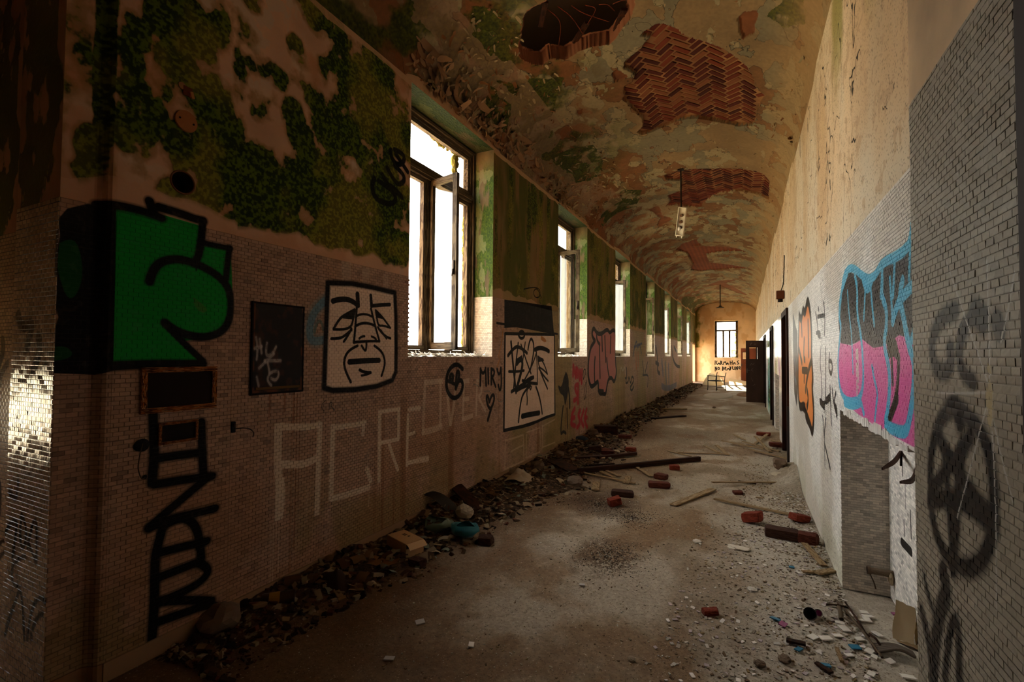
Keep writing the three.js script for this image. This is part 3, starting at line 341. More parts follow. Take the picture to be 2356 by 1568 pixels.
const matLTile = [LA, LB, LC].map((t) => texMat(t, { roughness: .62, specularIntensity: .2, bumpScale: .0012 })), matLPlas = [LA, LB, LC].map((t) => texMat(t, { roughness: .95, bumpScale: .012 }));
const matRTile = [RA, RB].map((t, i) => texMat(t, { specularIntensity: i ? 1 : .45, roughness: i ? .2 : .34, bumpScale: .0012 })), matRPlas = [RA, RB].map((t) => texMat(t, { roughness: .95, bumpScale: .008 }));
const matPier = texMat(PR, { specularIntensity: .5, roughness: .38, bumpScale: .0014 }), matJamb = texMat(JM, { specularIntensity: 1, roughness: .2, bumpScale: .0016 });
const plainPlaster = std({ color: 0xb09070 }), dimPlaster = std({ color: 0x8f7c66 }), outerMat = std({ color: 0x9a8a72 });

// a flat wall piece at x = X between d0..d1 and y0..y1 (d = distance along the corridor), uv in its texture
function wallQuad(X, d0, d1, y0, y1, t, face) {
  const g = sheet(1, 1, (u, v) => [X, mix(y0, y1, v), -mix(d0, d1, u)], (u, v) => [(mix(d0, d1, u) - t.x0) / (t.x1 - t.x0), (mix(y0, y1, v) - t.y0) / (t.y1 - t.y0)], face < 0); return g;
}
function wallCells(X, dCuts, yCuts, holes, t, face) {
  const out = [];
  for (let i = 0; i < dCuts.length - 1; i++) for (let j = 0; j < yCuts.length - 1; j++) {
    const dm = (dCuts[i] + dCuts[i + 1]) / 2, ym = (yCuts[j] + yCuts[j + 1]) / 2;
    if (!holes.some((h) => dm > h[0] && dm < h[1] && ym > h[2] && ym < h[3])) out.push(wallQuad(X, dCuts[i], dCuts[i + 1], yCuts[j], yCuts[j + 1], t, face));
  }
  return out;
}
const cuts = (a, b, list) => [a, ...[...new Set(list)].filter((v) => v > a + 1e-6 && v < b - 1e-6).sort((p, q) => p - q), b];
const WIN = [0, 1, 2, 3, 4, 5, 6].map((k) => ({ d0: 3.3 + 3.68 * k, d1: 4.83 + 3.68 * k })), SILL = 1.475, HEAD = 3.90;
const XO = -3.05, XF = -2.93;   // outer face, window frame plane
const holesL = [...WIN.map((w) => [w.d0, w.d1, SILL, HEAD]), [28.3, 29.72, 0, 2.15]];
const wallLeft = thing('wall_left', 'long window wall with tiles tinted pinkish for its warm dim light below and mossy peeling plaster above', 'wall', [0, 0, 0], null, 'structure');
for (const [s, a, b] of [[0, 1.725, 6], [1, 6, 13], [2, 13, 30.5]]) {
  const t = [LA, LB, LC][s], dc = cuts(a, b, holesL.flatMap((h) => [h[0], h[1]]));
  part('tiled_face', wallCells(XL, dc, cuts(0, TOPL, [SILL, 2.15]), holesL, t, 1), matLTile[s], wallLeft);
  part('plaster_face', wallCells(XL, dc, cuts(TOPL, 4.0, [HEAD]), holesL, t, 1), matLPlas[s], wallLeft);
}
const ROUND = { d: [[1.433,2.383]][0][0], y: [[1.433,2.383]][0][1], r: .058 };
{ // pier at the near end: recessed strip, rounded arris, face a little proud of the wall
  const prof = [[.965, XL - .045], [1.085, XL - .045], [1.094, XL - .042], [1.108, XL - .028], [1.12, XL - .006], [1.132, XL + .005], [1.15, XL + .008], [1.719, XL + .008], [1.7225, XL + .004], [1.7235, XL - .012], [1.725, XL]];
  for (const [n, y0, y1, m] of [['tiled_face', 0, TOPL, matLTile[0]], ['plaster_face', TOPL, 4.0, matLPlas[0]]]) {
    const gs = []; for (let i = 0; i < prof.length - 1; i++) { const [da, xa] = prof[i], [db, xb] = prof[i + 1];
      if (n === 'plaster_face' && i === 6) {   // the face with a round hole through the plaster
        const sh = new THREE.Shape([[da, y0], [db, y0], [db, y1], [da, y1]].map((p) => new THREE.Vector2(...p))), hp = new THREE.Path(); for (let k = 0; k <= 28; k++) { const a = -k / 28 * 2 * Math.PI, r = ROUND.r * (.95 + .08 * vn(k * 1.3, 4)); hp[k ? 'lineTo' : 'moveTo'](ROUND.d + r * Math.cos(a), ROUND.y + r * 1.02 * Math.sin(a)); } sh.holes.push(hp);
        const g = new THREE.ShapeGeometry(sh), p = g.attributes.position, uv = g.attributes.uv; for (let k = 0; k < p.count; k++) { const d = p.getX(k), y = p.getY(k); uv.setXY(k, (d - LA.x0) / (LA.x1 - LA.x0), y / 4); p.setXYZ(k, xa, y, -d); } g.computeVertexNormals(); gs.push(g); continue; }
      gs.push(sheet(1, 1, (u, v) => [mix(xa, xb, u), mix(y0, y1, v), -mix(da, db, u)], (u, v) => [(mix(da, db, u) - LA.x0) / (LA.x1 - LA.x0), mix(y0, y1, v) / 4])); }
    part(n, gs, m, wallLeft);
  }
}
part('outer_face', wallCells(XO, cuts(1.0, 30.5, holesL.flatMap((h) => [h[0], h[1]])), cuts(-.8, 5.6, [0, SILL, HEAD, 2.15]), holesL, LC, -1), outerMat, wallLeft);
// window reveals: tiles low, moss and paint above
const RV = surfaceTex({ w: 160, h: 1024, x0: 0, x1: .6, y0: SILL, y1: HEAD }, (x, y, o) => {
  if (y < TOPL) { tile(x, y, TLW, TLH, o); setc(o, [196, 184, 164]); shade(o, .9 + .18 * o.id); if (o.grout) shade(o, .75); o.h = o.grout ? .3 : .55; }
  else { const f = fbm(x * 5, y * 4, 4), sp = fbm(x * 60, y * 60, 3); setc(o, [86, 74, 50]); shade(o, .75 + .5 * f); blend(o, [mix(26, 76, sp), mix(46, 92, sp), 18], sst(.3, .42, fbm(x * 7 + 4, y * 3, 4)) * sst(3.85, 3.5, y)); blend(o, [110, 112, 78], .6 * sst(.62, .62, fbm(x * 9 + 30, y * 5, 3))); o.h = .4 + .4 * sp; }
});
const revealMat = texMat(RV, { roughness: .8, bumpScale: .006 });
const soffitMat = std({ color: 0x8c8c70, map: RV.map, bumpMap: RV.bumpMap, bumpScale: .02 }), sillMat = std({ color: 0xd9d3c6, roughness: .7 }), outReveal = std({ color: 0x54401e, bumpMap: RV.bumpMap, bumpScale: .02 });
for (const w of WIN) {
  const uvf = (u, v) => [u, v], gs = [], so = [];
  for (const [d, fl] of [[w.d0, true], [w.d1, false]]) gs.push(sheet(1, 1, (u, v) => [mix(XL, XF - .06, u), mix(SILL, HEAD, v), -d], uvf, fl));
  part('reveal', gs, revealMat, wallLeft);
  part('soffit', sheet(1, 1, (u, v) => [mix(XL, XO, u), HEAD, -mix(w.d0, w.d1, v)], (u, v) => [u, .4 + v * .5]), soffitMat, wallLeft);
  for (const [d, fl] of [[w.d0, true], [w.d1, false]]) so.push(sheet(1, 1, (u, v) => [mix(XF - .06, XO, u), mix(SILL, HEAD, v), -d], uvf, fl));
  part('outer_reveal', so, outReveal, wallLeft);
  part('window_sill', [box(XO - .04, XL - .001, SILL - .06, SILL, -w.d0 + .002, -w.d1 - .002)], sillMat, wallLeft, 'pale stone sill strewn with flakes');
}
{ const gs = []; for (const d of [28.3, 29.72]) gs.push(sheet(1, 1, (u, v) => [mix(XL, XO, u), mix(0, 2.15, v), -d])); gs.push(sheet(1, 1, (u, v) => [mix(XL, XO, u), 2.15, -mix(28.3, 29.72, v)])); part('door_reveal', gs, plainPlaster, wallLeft); }

// small tiles as pieces of their own: proud of the grout bed, a little uneven
function tileGeo(X, face, c0, c1, r0, r1, proud, uvOf, g) {   // one tile, d in c0..c1, y in r0..r1
  const dd = (c1 - c0) * .5 - g, hh = (r1 - r0) * .5 - g, dm = (c0 + c1) / 2, ym = (r0 + r1) / 2, t1 = (rnd() - .5) * .0009, t2 = (rnd() - .5) * .0009, pr = proud * (0.85 + .3 * rnd());
  const P = [[-1, -1], [1, -1], [1, 1], [-1, 1]].map(([a, b]) => [X + face * (pr + a * t1 + b * t2), ym + b * hh, -(dm + a * dd)]), B = P.map((p) => [X - face * .0005, p[1], p[2]]), pos = [], uv = [];
  const quad = (a, b, c, d) => { const q = face > 0 ? [a, b, c, a, c, d] : [a, c, b, a, d, c]; for (const p of q) { pos.push(...p); uv.push(...uvOf(-p[2], p[1])); } };
  quad(P[0], P[1], P[2], P[3]); for (let k = 0; k < 4; k++) { const n = (k + 1) % 4; quad(P[n], P[k], B[k], B[n]); }
  const geo = new THREE.BufferGeometry(); geo.setAttribute('position', new THREE.Float32BufferAttribute(pos, 3)); geo.setAttribute('uv', new THREE.Float32BufferAttribute(uv, 2)); geo.computeVertexNormals(); return geo;
}
function tileField(parent, X, face, d0, d1, y0, y1, tw, th, t, mat, holes, single, g, proud) {
  const rest = []; let n = 0, uvOf = (d, y) => [(d - t.x0) / (t.x1 - t.x0), (y - t.y0) / (t.y1 - t.y0)];
  for (let r = Math.ceil(y0 / th); r * th < y1 - th * .3; r++) {
    const off = r & 1 ? 0.5 : 0;
    for (let c = Math.floor(d0 / tw + off); (c - off) * tw < d1; c++) {
      const a = Math.max((c - off) * tw, d0), b = Math.min((c + 1 - off) * tw, d1), dm = (a + b) / 2, ym = (r + .5) * th;
      if (b - a < tw * .25 || holes.some((h) => dm > h[0] && dm < h[1] && ym > h[2] && ym < h[3])) continue;
      if (rnd() < .004) continue;
      const geo = tileGeo(X, face, a, b, r * th, Math.min((r + 1) * th, y1), proud, uvOf, g);
      if (n < 300 && single(dm, ym)) { part('tile', geo, mat, parent); n++; } else rest.push(geo);
    }
  }
  if (rest.length) { const m = part('tile_field', mergeGeometries(rest), mat, parent); m.userData.kind = 'stuff'; }
}
tileField(wallLeft, XL + .008, 1, 1.15, 1.719, .09, TOPL, TLW, TLH, LA, matLTile[0], [], (d, y) => y > .98 && y < 1.44, .0012, .0022);
tileField(wallLeft, XL, 1, 1.725, 4.4, .09, TOPL, TLW, TLH, LA, matLTile[0], holesL, () => false, .0012, .0022);
solid('baseboard_left', 'low plaster skirting running under the tiled window wall', 'baseboard', [box(XL - .01, XL + .012, 0, .088, -1.74, -28.3), box(XL - .01, XL + .018, 0, .088, -1.15, -1.715)], std({ color: 0x8e7256 }), null, null, 'structure');

// ---------- right wall ----------
const holesR = [[2.02, 3.755, 0, 1.152], [7.78, 8.85, 0, 2.2], [9.95, 11.2, 0, 1.15], [11.8, 12.9, 0, 2.18], [15.9, 17.3, 0, 2.15], [27.3, 28.5, 0, 2.1]];
const wallRight = thing('wall_right', 'long wall of pale tiles and ochre plaster with doorways and low niches', 'wall', [0, 0, 0], null, 'structure');
for (const [s, a, b] of [[0, 2.0, 8], [1, 8, 30.5]]) {
  const t = [RA, RB][s], dc = cuts(a, b, holesR.flatMap((h) => [h[0], h[1]]));
  part('tiled_face', wallCells(XR, dc, cuts(0, TOPR, holesR.map((h) => h[3])), holesR, t, -1), matRTile[s], wallRight);
  part('plaster_face', wallCells(XR, dc, [TOPR, 4.0], [], t, -1), matRPlas[s], wallRight);
}
part('plaster_face', [wallQuad(XR, -1.6, 2.0, 0, 4.0, RA, -1)], plainPlaster, wallRight);
tileField(wallRight, XR, -1, 2.0, 4.6, 0.02, TOPR, TRW, TRH, RA, matRTile[0], holesR, () => false, .001, .0018);
const nicheTile = surfaceTex({ w: 512, h: 512, x0: 0, x1: 1, y0: 0, y1: 1 }, (x, y, o) => { tile(x, y, 1 / 30, 1 / 64, o, .0012); setc(o, [216, 206, 192]); shade(o, .86 + .2 * o.id - (o.id2 > .9 ? .14 : 0)); shade(o, .95 + .1 * vn((x + y * (o.id > .5 ? 1.5 : -1.5)) * 150, (x - y) * 24)); if (o.grout) shade(o, .85); o.h = o.grout ? .3 : .55; });
const nicheTile1 = surfaceTex({ w: 760, h: 512, x0: 2.02, x1: 3.755, y0: 0, y1: 1.152, draw: (k) => { for (const [p, w] of [[[[3.46,0.936],[3.46,0.819]], .012], [[[3.444,0.572],[3.442,0.484]], .012], [[[3.324,0.66],[3.315,0.514]], .014], [[[3.491,0.432],[3.325,0.436]], .05], [[[3.411,0.794],[3.41,0.644]], .006]]) stroke(k, p, w, 'rgb(30,28,26)'); } }, (x, y, o) => { tile(x, y, TRW, TRH, o, .0011); setc(o, [226, 220, 210]); shade(o, .86 + .2 * o.id - (o.id2 > .88 ? .16 : 0)); if (o.grout) shade(o, .88); o.h = o.grout ? .3 : .55; });
const nicheMat1 = texMat(nicheTile1, { roughness: .5, bumpScale: .0015 });
const nicheMat = texMat(nicheTile, { roughness: .5, bumpScale: .0015 });
for (const [d0, d1, top, dep] of [[2.02, 3.755, 1.152, .25], [9.95, 11.2, 1.15, .22]]) {
  const X = XR + dep;
  part('niche_back', sheet(1, 1, (u, v) => [X, mix(0, top, v), -mix(d0, d1, u)], (u, v) => dep === .25 ? [u, v] : [mix(d0, d1, u), mix(0, top, v)], true), dep === .25 ? nicheMat1 : nicheMat, wallRight, 'pale tiles at the back of a low niche');
  part('niche_side', [sheet(1, 1, (u, v) => [mix(XR, X, u), mix(0, top, v), -d1], (u, v) => [mix(0, dep, u), mix(0, top, v)]), sheet(1, 1, (u, v) => [mix(XR, X, u), mix(0, top, v), -d0], (u, v) => [mix(0, dep, u), mix(0, top, v)], true)], nicheMat, wallRight, 'tiles at the side of a low niche');
  part('niche_soffit', sheet(1, 1, (u, v) => [mix(XR, X, u), top, -mix(d0, d1, v)]), plainPlaster, wallRight);
}
{ // broken plaster edge along the head of the near niche: jagged little blocks
  const gs = []; for (let d = 2.3; d < 3.62; d += .007) { const h = .006 + .03 * sst(.3, .7, fbm(d * 9, 3, 4)); gs.push(box(XR - .003 - .004 * vn(d * 60, 1), XR + .02, 1.150 - .022 * fbm(d * 19, 9, 4), 1.152 + h, -d, -d - .0072)); }
  part('broken_lintel_edge', gs, std({ color: 0xd8d2c8 }), wallRight, 'ragged white plaster edge over the niche');
}
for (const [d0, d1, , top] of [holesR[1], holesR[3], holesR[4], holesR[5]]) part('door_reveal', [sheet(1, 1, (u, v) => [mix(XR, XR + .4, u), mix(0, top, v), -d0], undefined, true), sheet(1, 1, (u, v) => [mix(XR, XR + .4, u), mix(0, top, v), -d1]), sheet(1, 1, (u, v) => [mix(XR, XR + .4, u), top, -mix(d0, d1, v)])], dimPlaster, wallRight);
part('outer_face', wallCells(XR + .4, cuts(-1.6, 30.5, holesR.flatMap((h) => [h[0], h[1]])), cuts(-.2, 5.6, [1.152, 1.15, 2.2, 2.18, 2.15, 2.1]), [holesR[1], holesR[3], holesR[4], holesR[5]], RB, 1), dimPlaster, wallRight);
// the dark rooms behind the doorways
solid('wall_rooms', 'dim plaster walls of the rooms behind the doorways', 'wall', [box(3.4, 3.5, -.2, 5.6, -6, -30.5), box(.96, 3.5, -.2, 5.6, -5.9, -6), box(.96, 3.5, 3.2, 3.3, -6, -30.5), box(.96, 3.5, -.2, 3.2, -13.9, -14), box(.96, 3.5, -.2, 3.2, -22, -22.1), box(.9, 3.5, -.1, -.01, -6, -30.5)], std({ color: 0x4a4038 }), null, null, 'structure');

// near pier on the right and the dark timber beside it
const pier = thing('pillar_tiled', 'tiled pier in front of the right wall, sprayed with a black ringed letter', 'pillar', [0, 0, 0], null, 'structure');
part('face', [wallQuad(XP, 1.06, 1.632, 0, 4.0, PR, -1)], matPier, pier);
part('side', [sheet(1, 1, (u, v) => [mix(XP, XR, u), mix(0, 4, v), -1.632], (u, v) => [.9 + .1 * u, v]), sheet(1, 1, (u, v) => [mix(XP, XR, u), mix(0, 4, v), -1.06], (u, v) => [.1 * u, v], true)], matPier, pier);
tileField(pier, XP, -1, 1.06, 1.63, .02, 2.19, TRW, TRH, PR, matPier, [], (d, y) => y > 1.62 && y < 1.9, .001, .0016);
solid('door_frame', 'dark brown timber door post at the picture edge beside the tiled pier', 'door frame', [box(XP - .006, XR, 0, 4.0, -1.058, -.93), box(XP - .016, XP - .006, 0, 4, -1.03, -.98)], std({ color: 0x2a1a10, roughness: .6 }), null, null, 'structure');

// ---------- near left: jamb of the side opening, side room ----------
const wallJamb = thing('wall_jamb', 'narrow tiled jamb of the side opening with grey scribbles and glossy tiles', 'wall', [0, 0, 0], null, 'structure');
const jq = (x0, x1, y0, y1, z) => sheet(1, 1, (u, v) => [mix(x0, x1, u), mix(y0, y1, v), z], (u, v) => [(mix(x0, x1, u) + 3.6), mix(y0, y1, v) / 4]);
part('face', [jq(-3.1, XL - .045, -.1, 4.0, ZJ)], matJamb, wallJamb);
{ // its tiles
  const rest = []; let n = 0;
  for (let r = 0; r * TLH < TOPL - .01; r++) for (let c = 0; c < 12; c++) {
    const a = -3.1 + c * TLW - (r & 1 ? TLW / 2 : 0), x0 = Math.max(a, -3.1) + .0013, x1 = Math.min(a + TLW, XL - .045) - .0013; if (x1 - x0 < .008) continue;
    const y0 = r * TLH + .0013, y1 = (r + 1) * TLH - .0013, p = .0022 * (.8 + .4 * rnd()), t1 = (rnd() - .5) * .0018, t2 = (rnd() - .5) * .0014, pos = [], uv = [];
    const P = [[x0, y0, -1, -1], [x1, y0, 1, -1], [x1, y1, 1, 1], [x0, y1, -1, 1]].map(([x, y, s, q]) => [x, y, ZJ + p + s * t1 + q * t2]), B = P.map((q) => [q[0], q[1], ZJ - .0004]);
    const quad = (q) => { for (const i of [0, 1, 2, 0, 2, 3]) { pos.push(...q[i]); uv.push(q[i][0] + 3.6, q[i][1] / 4); } };
    quad(P); for (let k = 0; k < 4; k++) { const m = (k + 1) % 4; quad([P[m], P[k], B[k], B[m]]); }
    const g = new THREE.BufferGeometry(); g.setAttribute('position', new THREE.Float32BufferAttribute(pos, 3)); g.setAttribute('uv', new THREE.Float32BufferAttribute(uv, 2)); g.computeVertexNormals();
    if (n < 300 && y0 > .85 && y0 < 1.45) { part('tile', g, matJamb, wallJamb); n++; } else rest.push(g);
  }
  const m = part('tile_field', mergeGeometries(rest), matJamb, wallJamb); m.userData.kind = 'stuff';
}
part('return', [sheet(1, 1, (u, v) => [-3.1, mix(-.1, 4, v), mix(-1.15, ZJ, u)], (u, v) => [.4 + .2 * u, v]), jq(-5.2, -3.1, -.1, 4, -1.15)], matJamb, wallJamb);
solid('wall_side_room', 'plain plaster walls of the side room behind the viewer', 'wall', [box(-5.3, -5.2, -.2, .78, -1.25, 1.7), box(-5.3, -5.2, 1.22, 4.2, -1.25, 1.7), box(-5.3, -5.2, .78, 1.22, -1.25, -.45), box(-5.3, -5.2, .78, 1.22, .12, 1.7), box(-5.3, .96, -.2, 5.2, 1.6, 1.7), box(-5.3, XL, 3.94, 4.1, -1.25, 1.7), box(-5.3, -3.2, -.1, 4.2, -1.3, -1.16)], plainPlaster, null, null, 'structure');

// ---------- end wall ----------
const EX0 = -1.585, EX1 = -.345, EY0 = 1.42, EY1 = 3.56;
const EWT = surfaceTex({ w: 512, h: 760, x0: -2.7, x1: .6, y0: 0, y1: 4.9, wear: .05, draw: (c) => {
  const K = 'rgb(22,16,12)', L = (s) => { for (const p of s) stroke(c, p, .045, K); };
  L([[[-1.551,1.227],[-1.562,0.996]], [[-1.453,1.211],[-1.542,1.103],[-1.438,1.009]], [[-1.422,0.999],[-1.366,1.194],[-1.308,1.011]], [[-1.399,1.07],[-1.321,1.071]], [[-1.26,1.012],[-1.259,1.213]], [[-1.259,1.213],[-1.178,1.179],[-1.249,1.107],[-1.163,1.013]], [[-1.114,1.014],[-1.088,1.215],[-1.043,1.11],[-0.991,1.227],[-0.97,1.016]], [[-0.938,1.017],[-0.905,1.217],[-0.858,1.018]], [[-0.928,1.077],[-0.864,1.078]], [[-0.761,1.219],[-0.756,1.027]], [[-0.653,1.238],[-0.66,1.028]], [[-0.755,1.125],[-0.656,1.14]], [[-0.597,1.029],[-0.539,1.239],[-0.492,1.038]], [[-0.577,1.099],[-0.501,1.107]], [[-0.312,1.242],[-0.397,1.224],[-0.381,1.144],[-0.303,1.103],[-0.335,1.047],[-0.407,1.053]]]);
  L([[[-1.554,0.624],[-1.553,0.872]], [[-1.553,0.872],[-1.466,0.679]], [[-1.466,0.679],[-1.465,0.874]], [[-1.374,0.858],[-1.42,0.786],[-1.391,0.716],[-1.326,0.728],[-1.316,0.824],[-1.374,0.858]], [[-1.164,0.668],[-1.154,0.88]], [[-1.154,0.88],[-1.077,0.811],[-1.155,0.668]], [[-1.051,0.769],[-0.971,0.795],[-0.993,0.875],[-1.051,0.846],[-1.045,0.699],[-0.962,0.707]], [[-0.93,0.691],[-0.858,0.902],[-0.811,0.704]], [[-0.907,0.761],[-0.827,0.773]], [[-0.77,0.694],[-0.769,0.893]], [[-0.769,0.893],[-0.693,0.818],[-0.764,0.705]], [[-0.651,0.906],[-0.652,0.731],[-0.579,0.743]], [[-0.525,0.884],[-0.526,0.734]], [[-0.463,0.725],[-0.462,0.899]], [[-0.462,0.899],[-0.378,0.737]], [[-0.378,0.737],[-0.376,0.921]], [[-0.314,0.818],[-0.22,0.855],[-0.263,0.93],[-0.32,0.888],[-0.305,0.763],[-0.211,0.775]]]);
} }, (x, y, o) => { const f = fbm(x * 2.4, y * 2.4, 5); setc(o, [224, 190, 146]); shade(o, .9 + .2 * f); blend(o, [200, 150, 100], .5 * sst(.5, .65, fbm(x * 3 + 6, y * 2, 4))); if (y > 2.0) blend(o, [96, 92, 28], sst(.1, -.25, x + 2.35 + .7 * (fbm(x * 6, y * 3, 4) - .5))); o.h = .5 + .3 * (f - .5); });
const endMat = texMat(EWT, { bumpScale: .01 });
const wallEnd = thing('wall_end', 'sunlit ochre end wall with a tall window and black hand lettering', 'wall', [0, 0, 0], null, 'structure');
const eq = (x0, x1, y0, y1) => sheet(1, 1, (u, v) => [mix(x0, x1, u), mix(y0, y1, v), ZE], (u, v) => [(mix(x0, x1, u) + 2.7) / 3.3, mix(y0, y1, v) / 4.9]);
part('face', [eq(-2.7, EX0, 0, 4.9), eq(EX1, .6, 0, 4.9), eq(EX0, EX1, 0, EY0), eq(EX0, EX1, EY1, 4.9)], endMat, wallEnd);
part('reveal', [box(EX0 - .3, EX0, EY0, EY1, ZE - .5, ZE - .001), box(EX1, EX1 + .3, EY0, EY1, ZE - .5, ZE - .001), box(EX0 - .3, EX1 + .3, EY1, EY1 + .3, ZE - .5, ZE - .001), box(EX0 - .3, EX1 + .3, EY0 - .3, EY0, ZE - .5, ZE - .001)], std({ color: 0xd8b888 }), wallEnd);
part('outer_face', [box(XO, EX0, -.8, 5.6, ZE - .55, ZE - .5), box(EX1, 3.5, -.8, 5.6, ZE - .55, ZE - .5), box(EX0, EX1, -.8, EY0, ZE - .55, ZE - .5), box(EX0, EX1, EY1, 5.6, ZE - .55, ZE - .5)], outerMat, wallEnd);

// ---------- vault ----------
const AT = 400, arcTab = [];   // arc length along the section
const vPoint = (a) => { const c = -Math.cos(Math.PI * a), s = Math.sin(Math.PI * a); return [XC + HW * Math.sign(c) * Math.pow(Math.abs(c), 2 / POW), SY + RISE * Math.pow(Math.max(s, 0), 2 / POW)]; };
{ let L = 0, p = vPoint(0); for (let i = 0; i <= AT; i++) { const q = vPoint(i / AT); L += Math.hypot(q[0] - p[0], q[1] - p[1]); arcTab.push([q[0], q[1], L]); p = q; } }
const ARC = arcTab[AT][2];
const atArc = (s) => { s = clamp(s, 0, ARC); let lo = 0, hi = AT; while (hi - lo > 1) { const m = (lo + hi) >> 1; if (arcTab[m][2] < s) lo = m; else hi = m; } const t = (s - arcTab[lo][2]) / (arcTab[hi][2] - arcTab[lo][2] || 1); return [mix(arcTab[lo][0], arcTab[hi][0], t), mix(arcTab[lo][1], arcTab[hi][1], t)]; };
const arcOfX = (x) => { let lo = 0, hi = AT; while (hi - lo > 1) { const m = (lo + hi) >> 1; if (arcTab[m][0] < x) lo = m; else hi = m; } const t = (x - arcTab[lo][0]) / (arcTab[hi][0] - arcTab[lo][0] || 1); return mix(arcTab[lo][2], arcTab[hi][2], t); };
const vNormal = (s) => { const a = atArc(s - .01), b = atArc(s + .01), l = Math.hypot(b[0] - a[0], b[1] - a[1]); return [(b[1] - a[1]) / l, -(b[0] - a[0]) / l]; };   // into the room
// where the plaster has fallen: outlines on the vault (x, z)
const fallen = {
  hole: [[-2.002,-4.218],[-1.897,-4.009],[-1.737,-3.79],[-1.491,-3.762],[-1.33,-3.709],[-1.039,-3.781],[-0.801,-3.967],[-0.838,-4.096],[-0.938,-4.298],[-1.043,-4.441],[-1.196,-4.597],[-1.293,-4.567],[-1.51,-4.53],[-1.64,-4.583],[-1.766,-4.466],[-1.886,-4.512],[-1.939,-4.465],[-2.004,-4.285]],
  bricks: [[[-0.742,-4.507],[-0.641,-4.536],[-0.462,-4.796],[-0.207,-5.009],[0.045,-5.344],[0.094,-5.535],[0.122,-5.714],[0.214,-5.875],[0.158,-6.241],[0.11,-6.684],[-0.054,-6.75],[-0.294,-6.624],[-0.548,-6.466],[-0.768,-6.45],[-1.004,-6.604],[-1.265,-6.705],[-1.318,-6.568],[-1.218,-6.458],[-1.172,-6.174],[-1.237,-5.891],[-1.291,-5.599],[-1.221,-5.394],[-1.107,-5.337],[-1.076,-5.188],[-1.138,-5.053],[-1.118,-4.938],[-0.949,-4.829],[-0.814,-4.648],[-0.873,-4.602]],
    [[-1.216,-8.417],[-0.949,-8.293],[-0.454,-8.381],[0.022,-8.351],[0.277,-8.357],[0.375,-8.573],[0.4,-9.421],[0.147,-9.425],[-0.082,-9.454],[-0.412,-9.621],[-0.559,-9.848],[-0.697,-10.161],[-0.792,-10.452],[-0.99,-10.421],[-1.163,-10.151],[-1.432,-10.08],[-1.295,-9.808],[-1.319,-9.455],[-1.062,-9.275],[-0.985,-8.799],[-1.203,-8.624]],
    [[-1.757,-14.229],[-1.498,-13.631],[-1.146,-13.387],[-1.083,-14.24],[-1.358,-14.255],[-0.631,-14.559],[-0.138,-14.786],[0.125,-15.044],[-0.663,-15.299],[-1.039,-15.585],[-1.05,-16.92],[-0.362,-17.479],[0.221,-17.764],[-0.809,-18.587],[-1.416,-18.563],[-1.712,-17.945],[-1.525,-16.84],[-1.543,-15.043]]],
  small: [[[-1.273,-5.061],[-1.23,-5.032],[-1.15,-5.205],[-1.234,-5.258],[-1.315,-5.228]], [[-1.844,-5.538],[-1.771,-5.567],[-1.836,-5.667],[-1.871,-5.618]], [[-1.79,-10.046],[-1.57,-9.973],[-1.608,-10.738],[-1.426,-11.219],[-1.787,-11.537],[-1.812,-11.322],[-1.661,-10.907],[-1.721,-10.419]], [[-0.955,-10.73],[-0.782,-10.648],[-0.783,-10.846],[-0.909,-10.954]],
    [[-1.449,-22.435],[-0.923,-21.164],[-0.296,-20.892],[-0.715,-22.174],[-0.234,-23.903],[0.198,-25.481],[-0.25,-25.413],[-0.993,-22.731]], [[-2.369,-18.42],[-2.19,-18.453],[-2.258,-19.223],[-2.574,-19.815]], [[-1.401,-8.231],[-1.355,-8.273],[-1.394,-8.313]], [[-0.031,-4.594],[0.02,-4.506],[0.119,-4.481],[0.084,-4.776],[0.01,-4.881],[-0.022,-4.782]]],
  green: [[[0.179,-4.522],[0.297,-4.274],[0.418,-4.111],[0.453,-4.476],[0.32,-4.628]], [[-2.55,-6.576],[-2.424,-6.146],[-2.188,-6.346],[-1.938,-6.521],[-1.937,-7.068],[-2.17,-7.761],[-2.437,-7.331]], [[-2.571,-9.107],[-2.262,-8.71],[-1.962,-8.563],[-1.694,-8.854],[-1.937,-9.587],[-2.324,-9.461],[-2.583,-9.435]], [[-2.572,-4.867],[-2.435,-4.665],[-2.124,-4.612],[-1.763,-4.846],[-2.134,-5.405],[-2.43,-5.286]], [[-2.441,-3.296],[-2.188,-3.308],[-1.914,-3.599],[-1.933,-3.892],[-2.292,-3.922],[-2.361,-3.575]], [[-2.532,-4.34],[-2.272,-4.431],[-1.895,-4.768],[-2.422,-5.446],[-2.583,-4.881]]],
};
function polyMask(list, z0, z1, w = 1024, h = 1024) {   // mask over (arc, z)
  const c = document.createElement('canvas'); c.width = w; c.height = h; const x = c.getContext('2d'); x.fillStyle = '#fff';
  for (const p of list) { x.beginPath(); p.forEach((q, i) => { const a = arcOfX(q[0]) / ARC * w, b = (q[1] - z0) / (z1 - z0) * h; i ? x.lineTo(a, b) : x.moveTo(a, b); }); x.closePath(); x.fill(); }
  const d = x.getImageData(0, 0, w, h).data;
  return (s, z) => { const i = Math.round(s / ARC * w), j = Math.round((z - z0) / (z1 - z0) * h); return i < 0 || j < 0 || i >= w || j >= h ? 0 : d[(j * w + i) * 4 + 3] / 255; };
}
const mHole = polyMask([fallen.hole], 0, -10), mBrick = polyMask(fallen.bricks, 0, -22, 1024, 2048), mSmall = polyMask(fallen.small, 0, -28, 1024, 2048), mGreen = polyMask(fallen.green, 0, -12);
const warp = (s, z) => [s + .05 * (fbm(s * 9, z * 9, 3) - .5), z + .05 * (fbm(s * 9 + 50, z * 9, 3) - .5)];
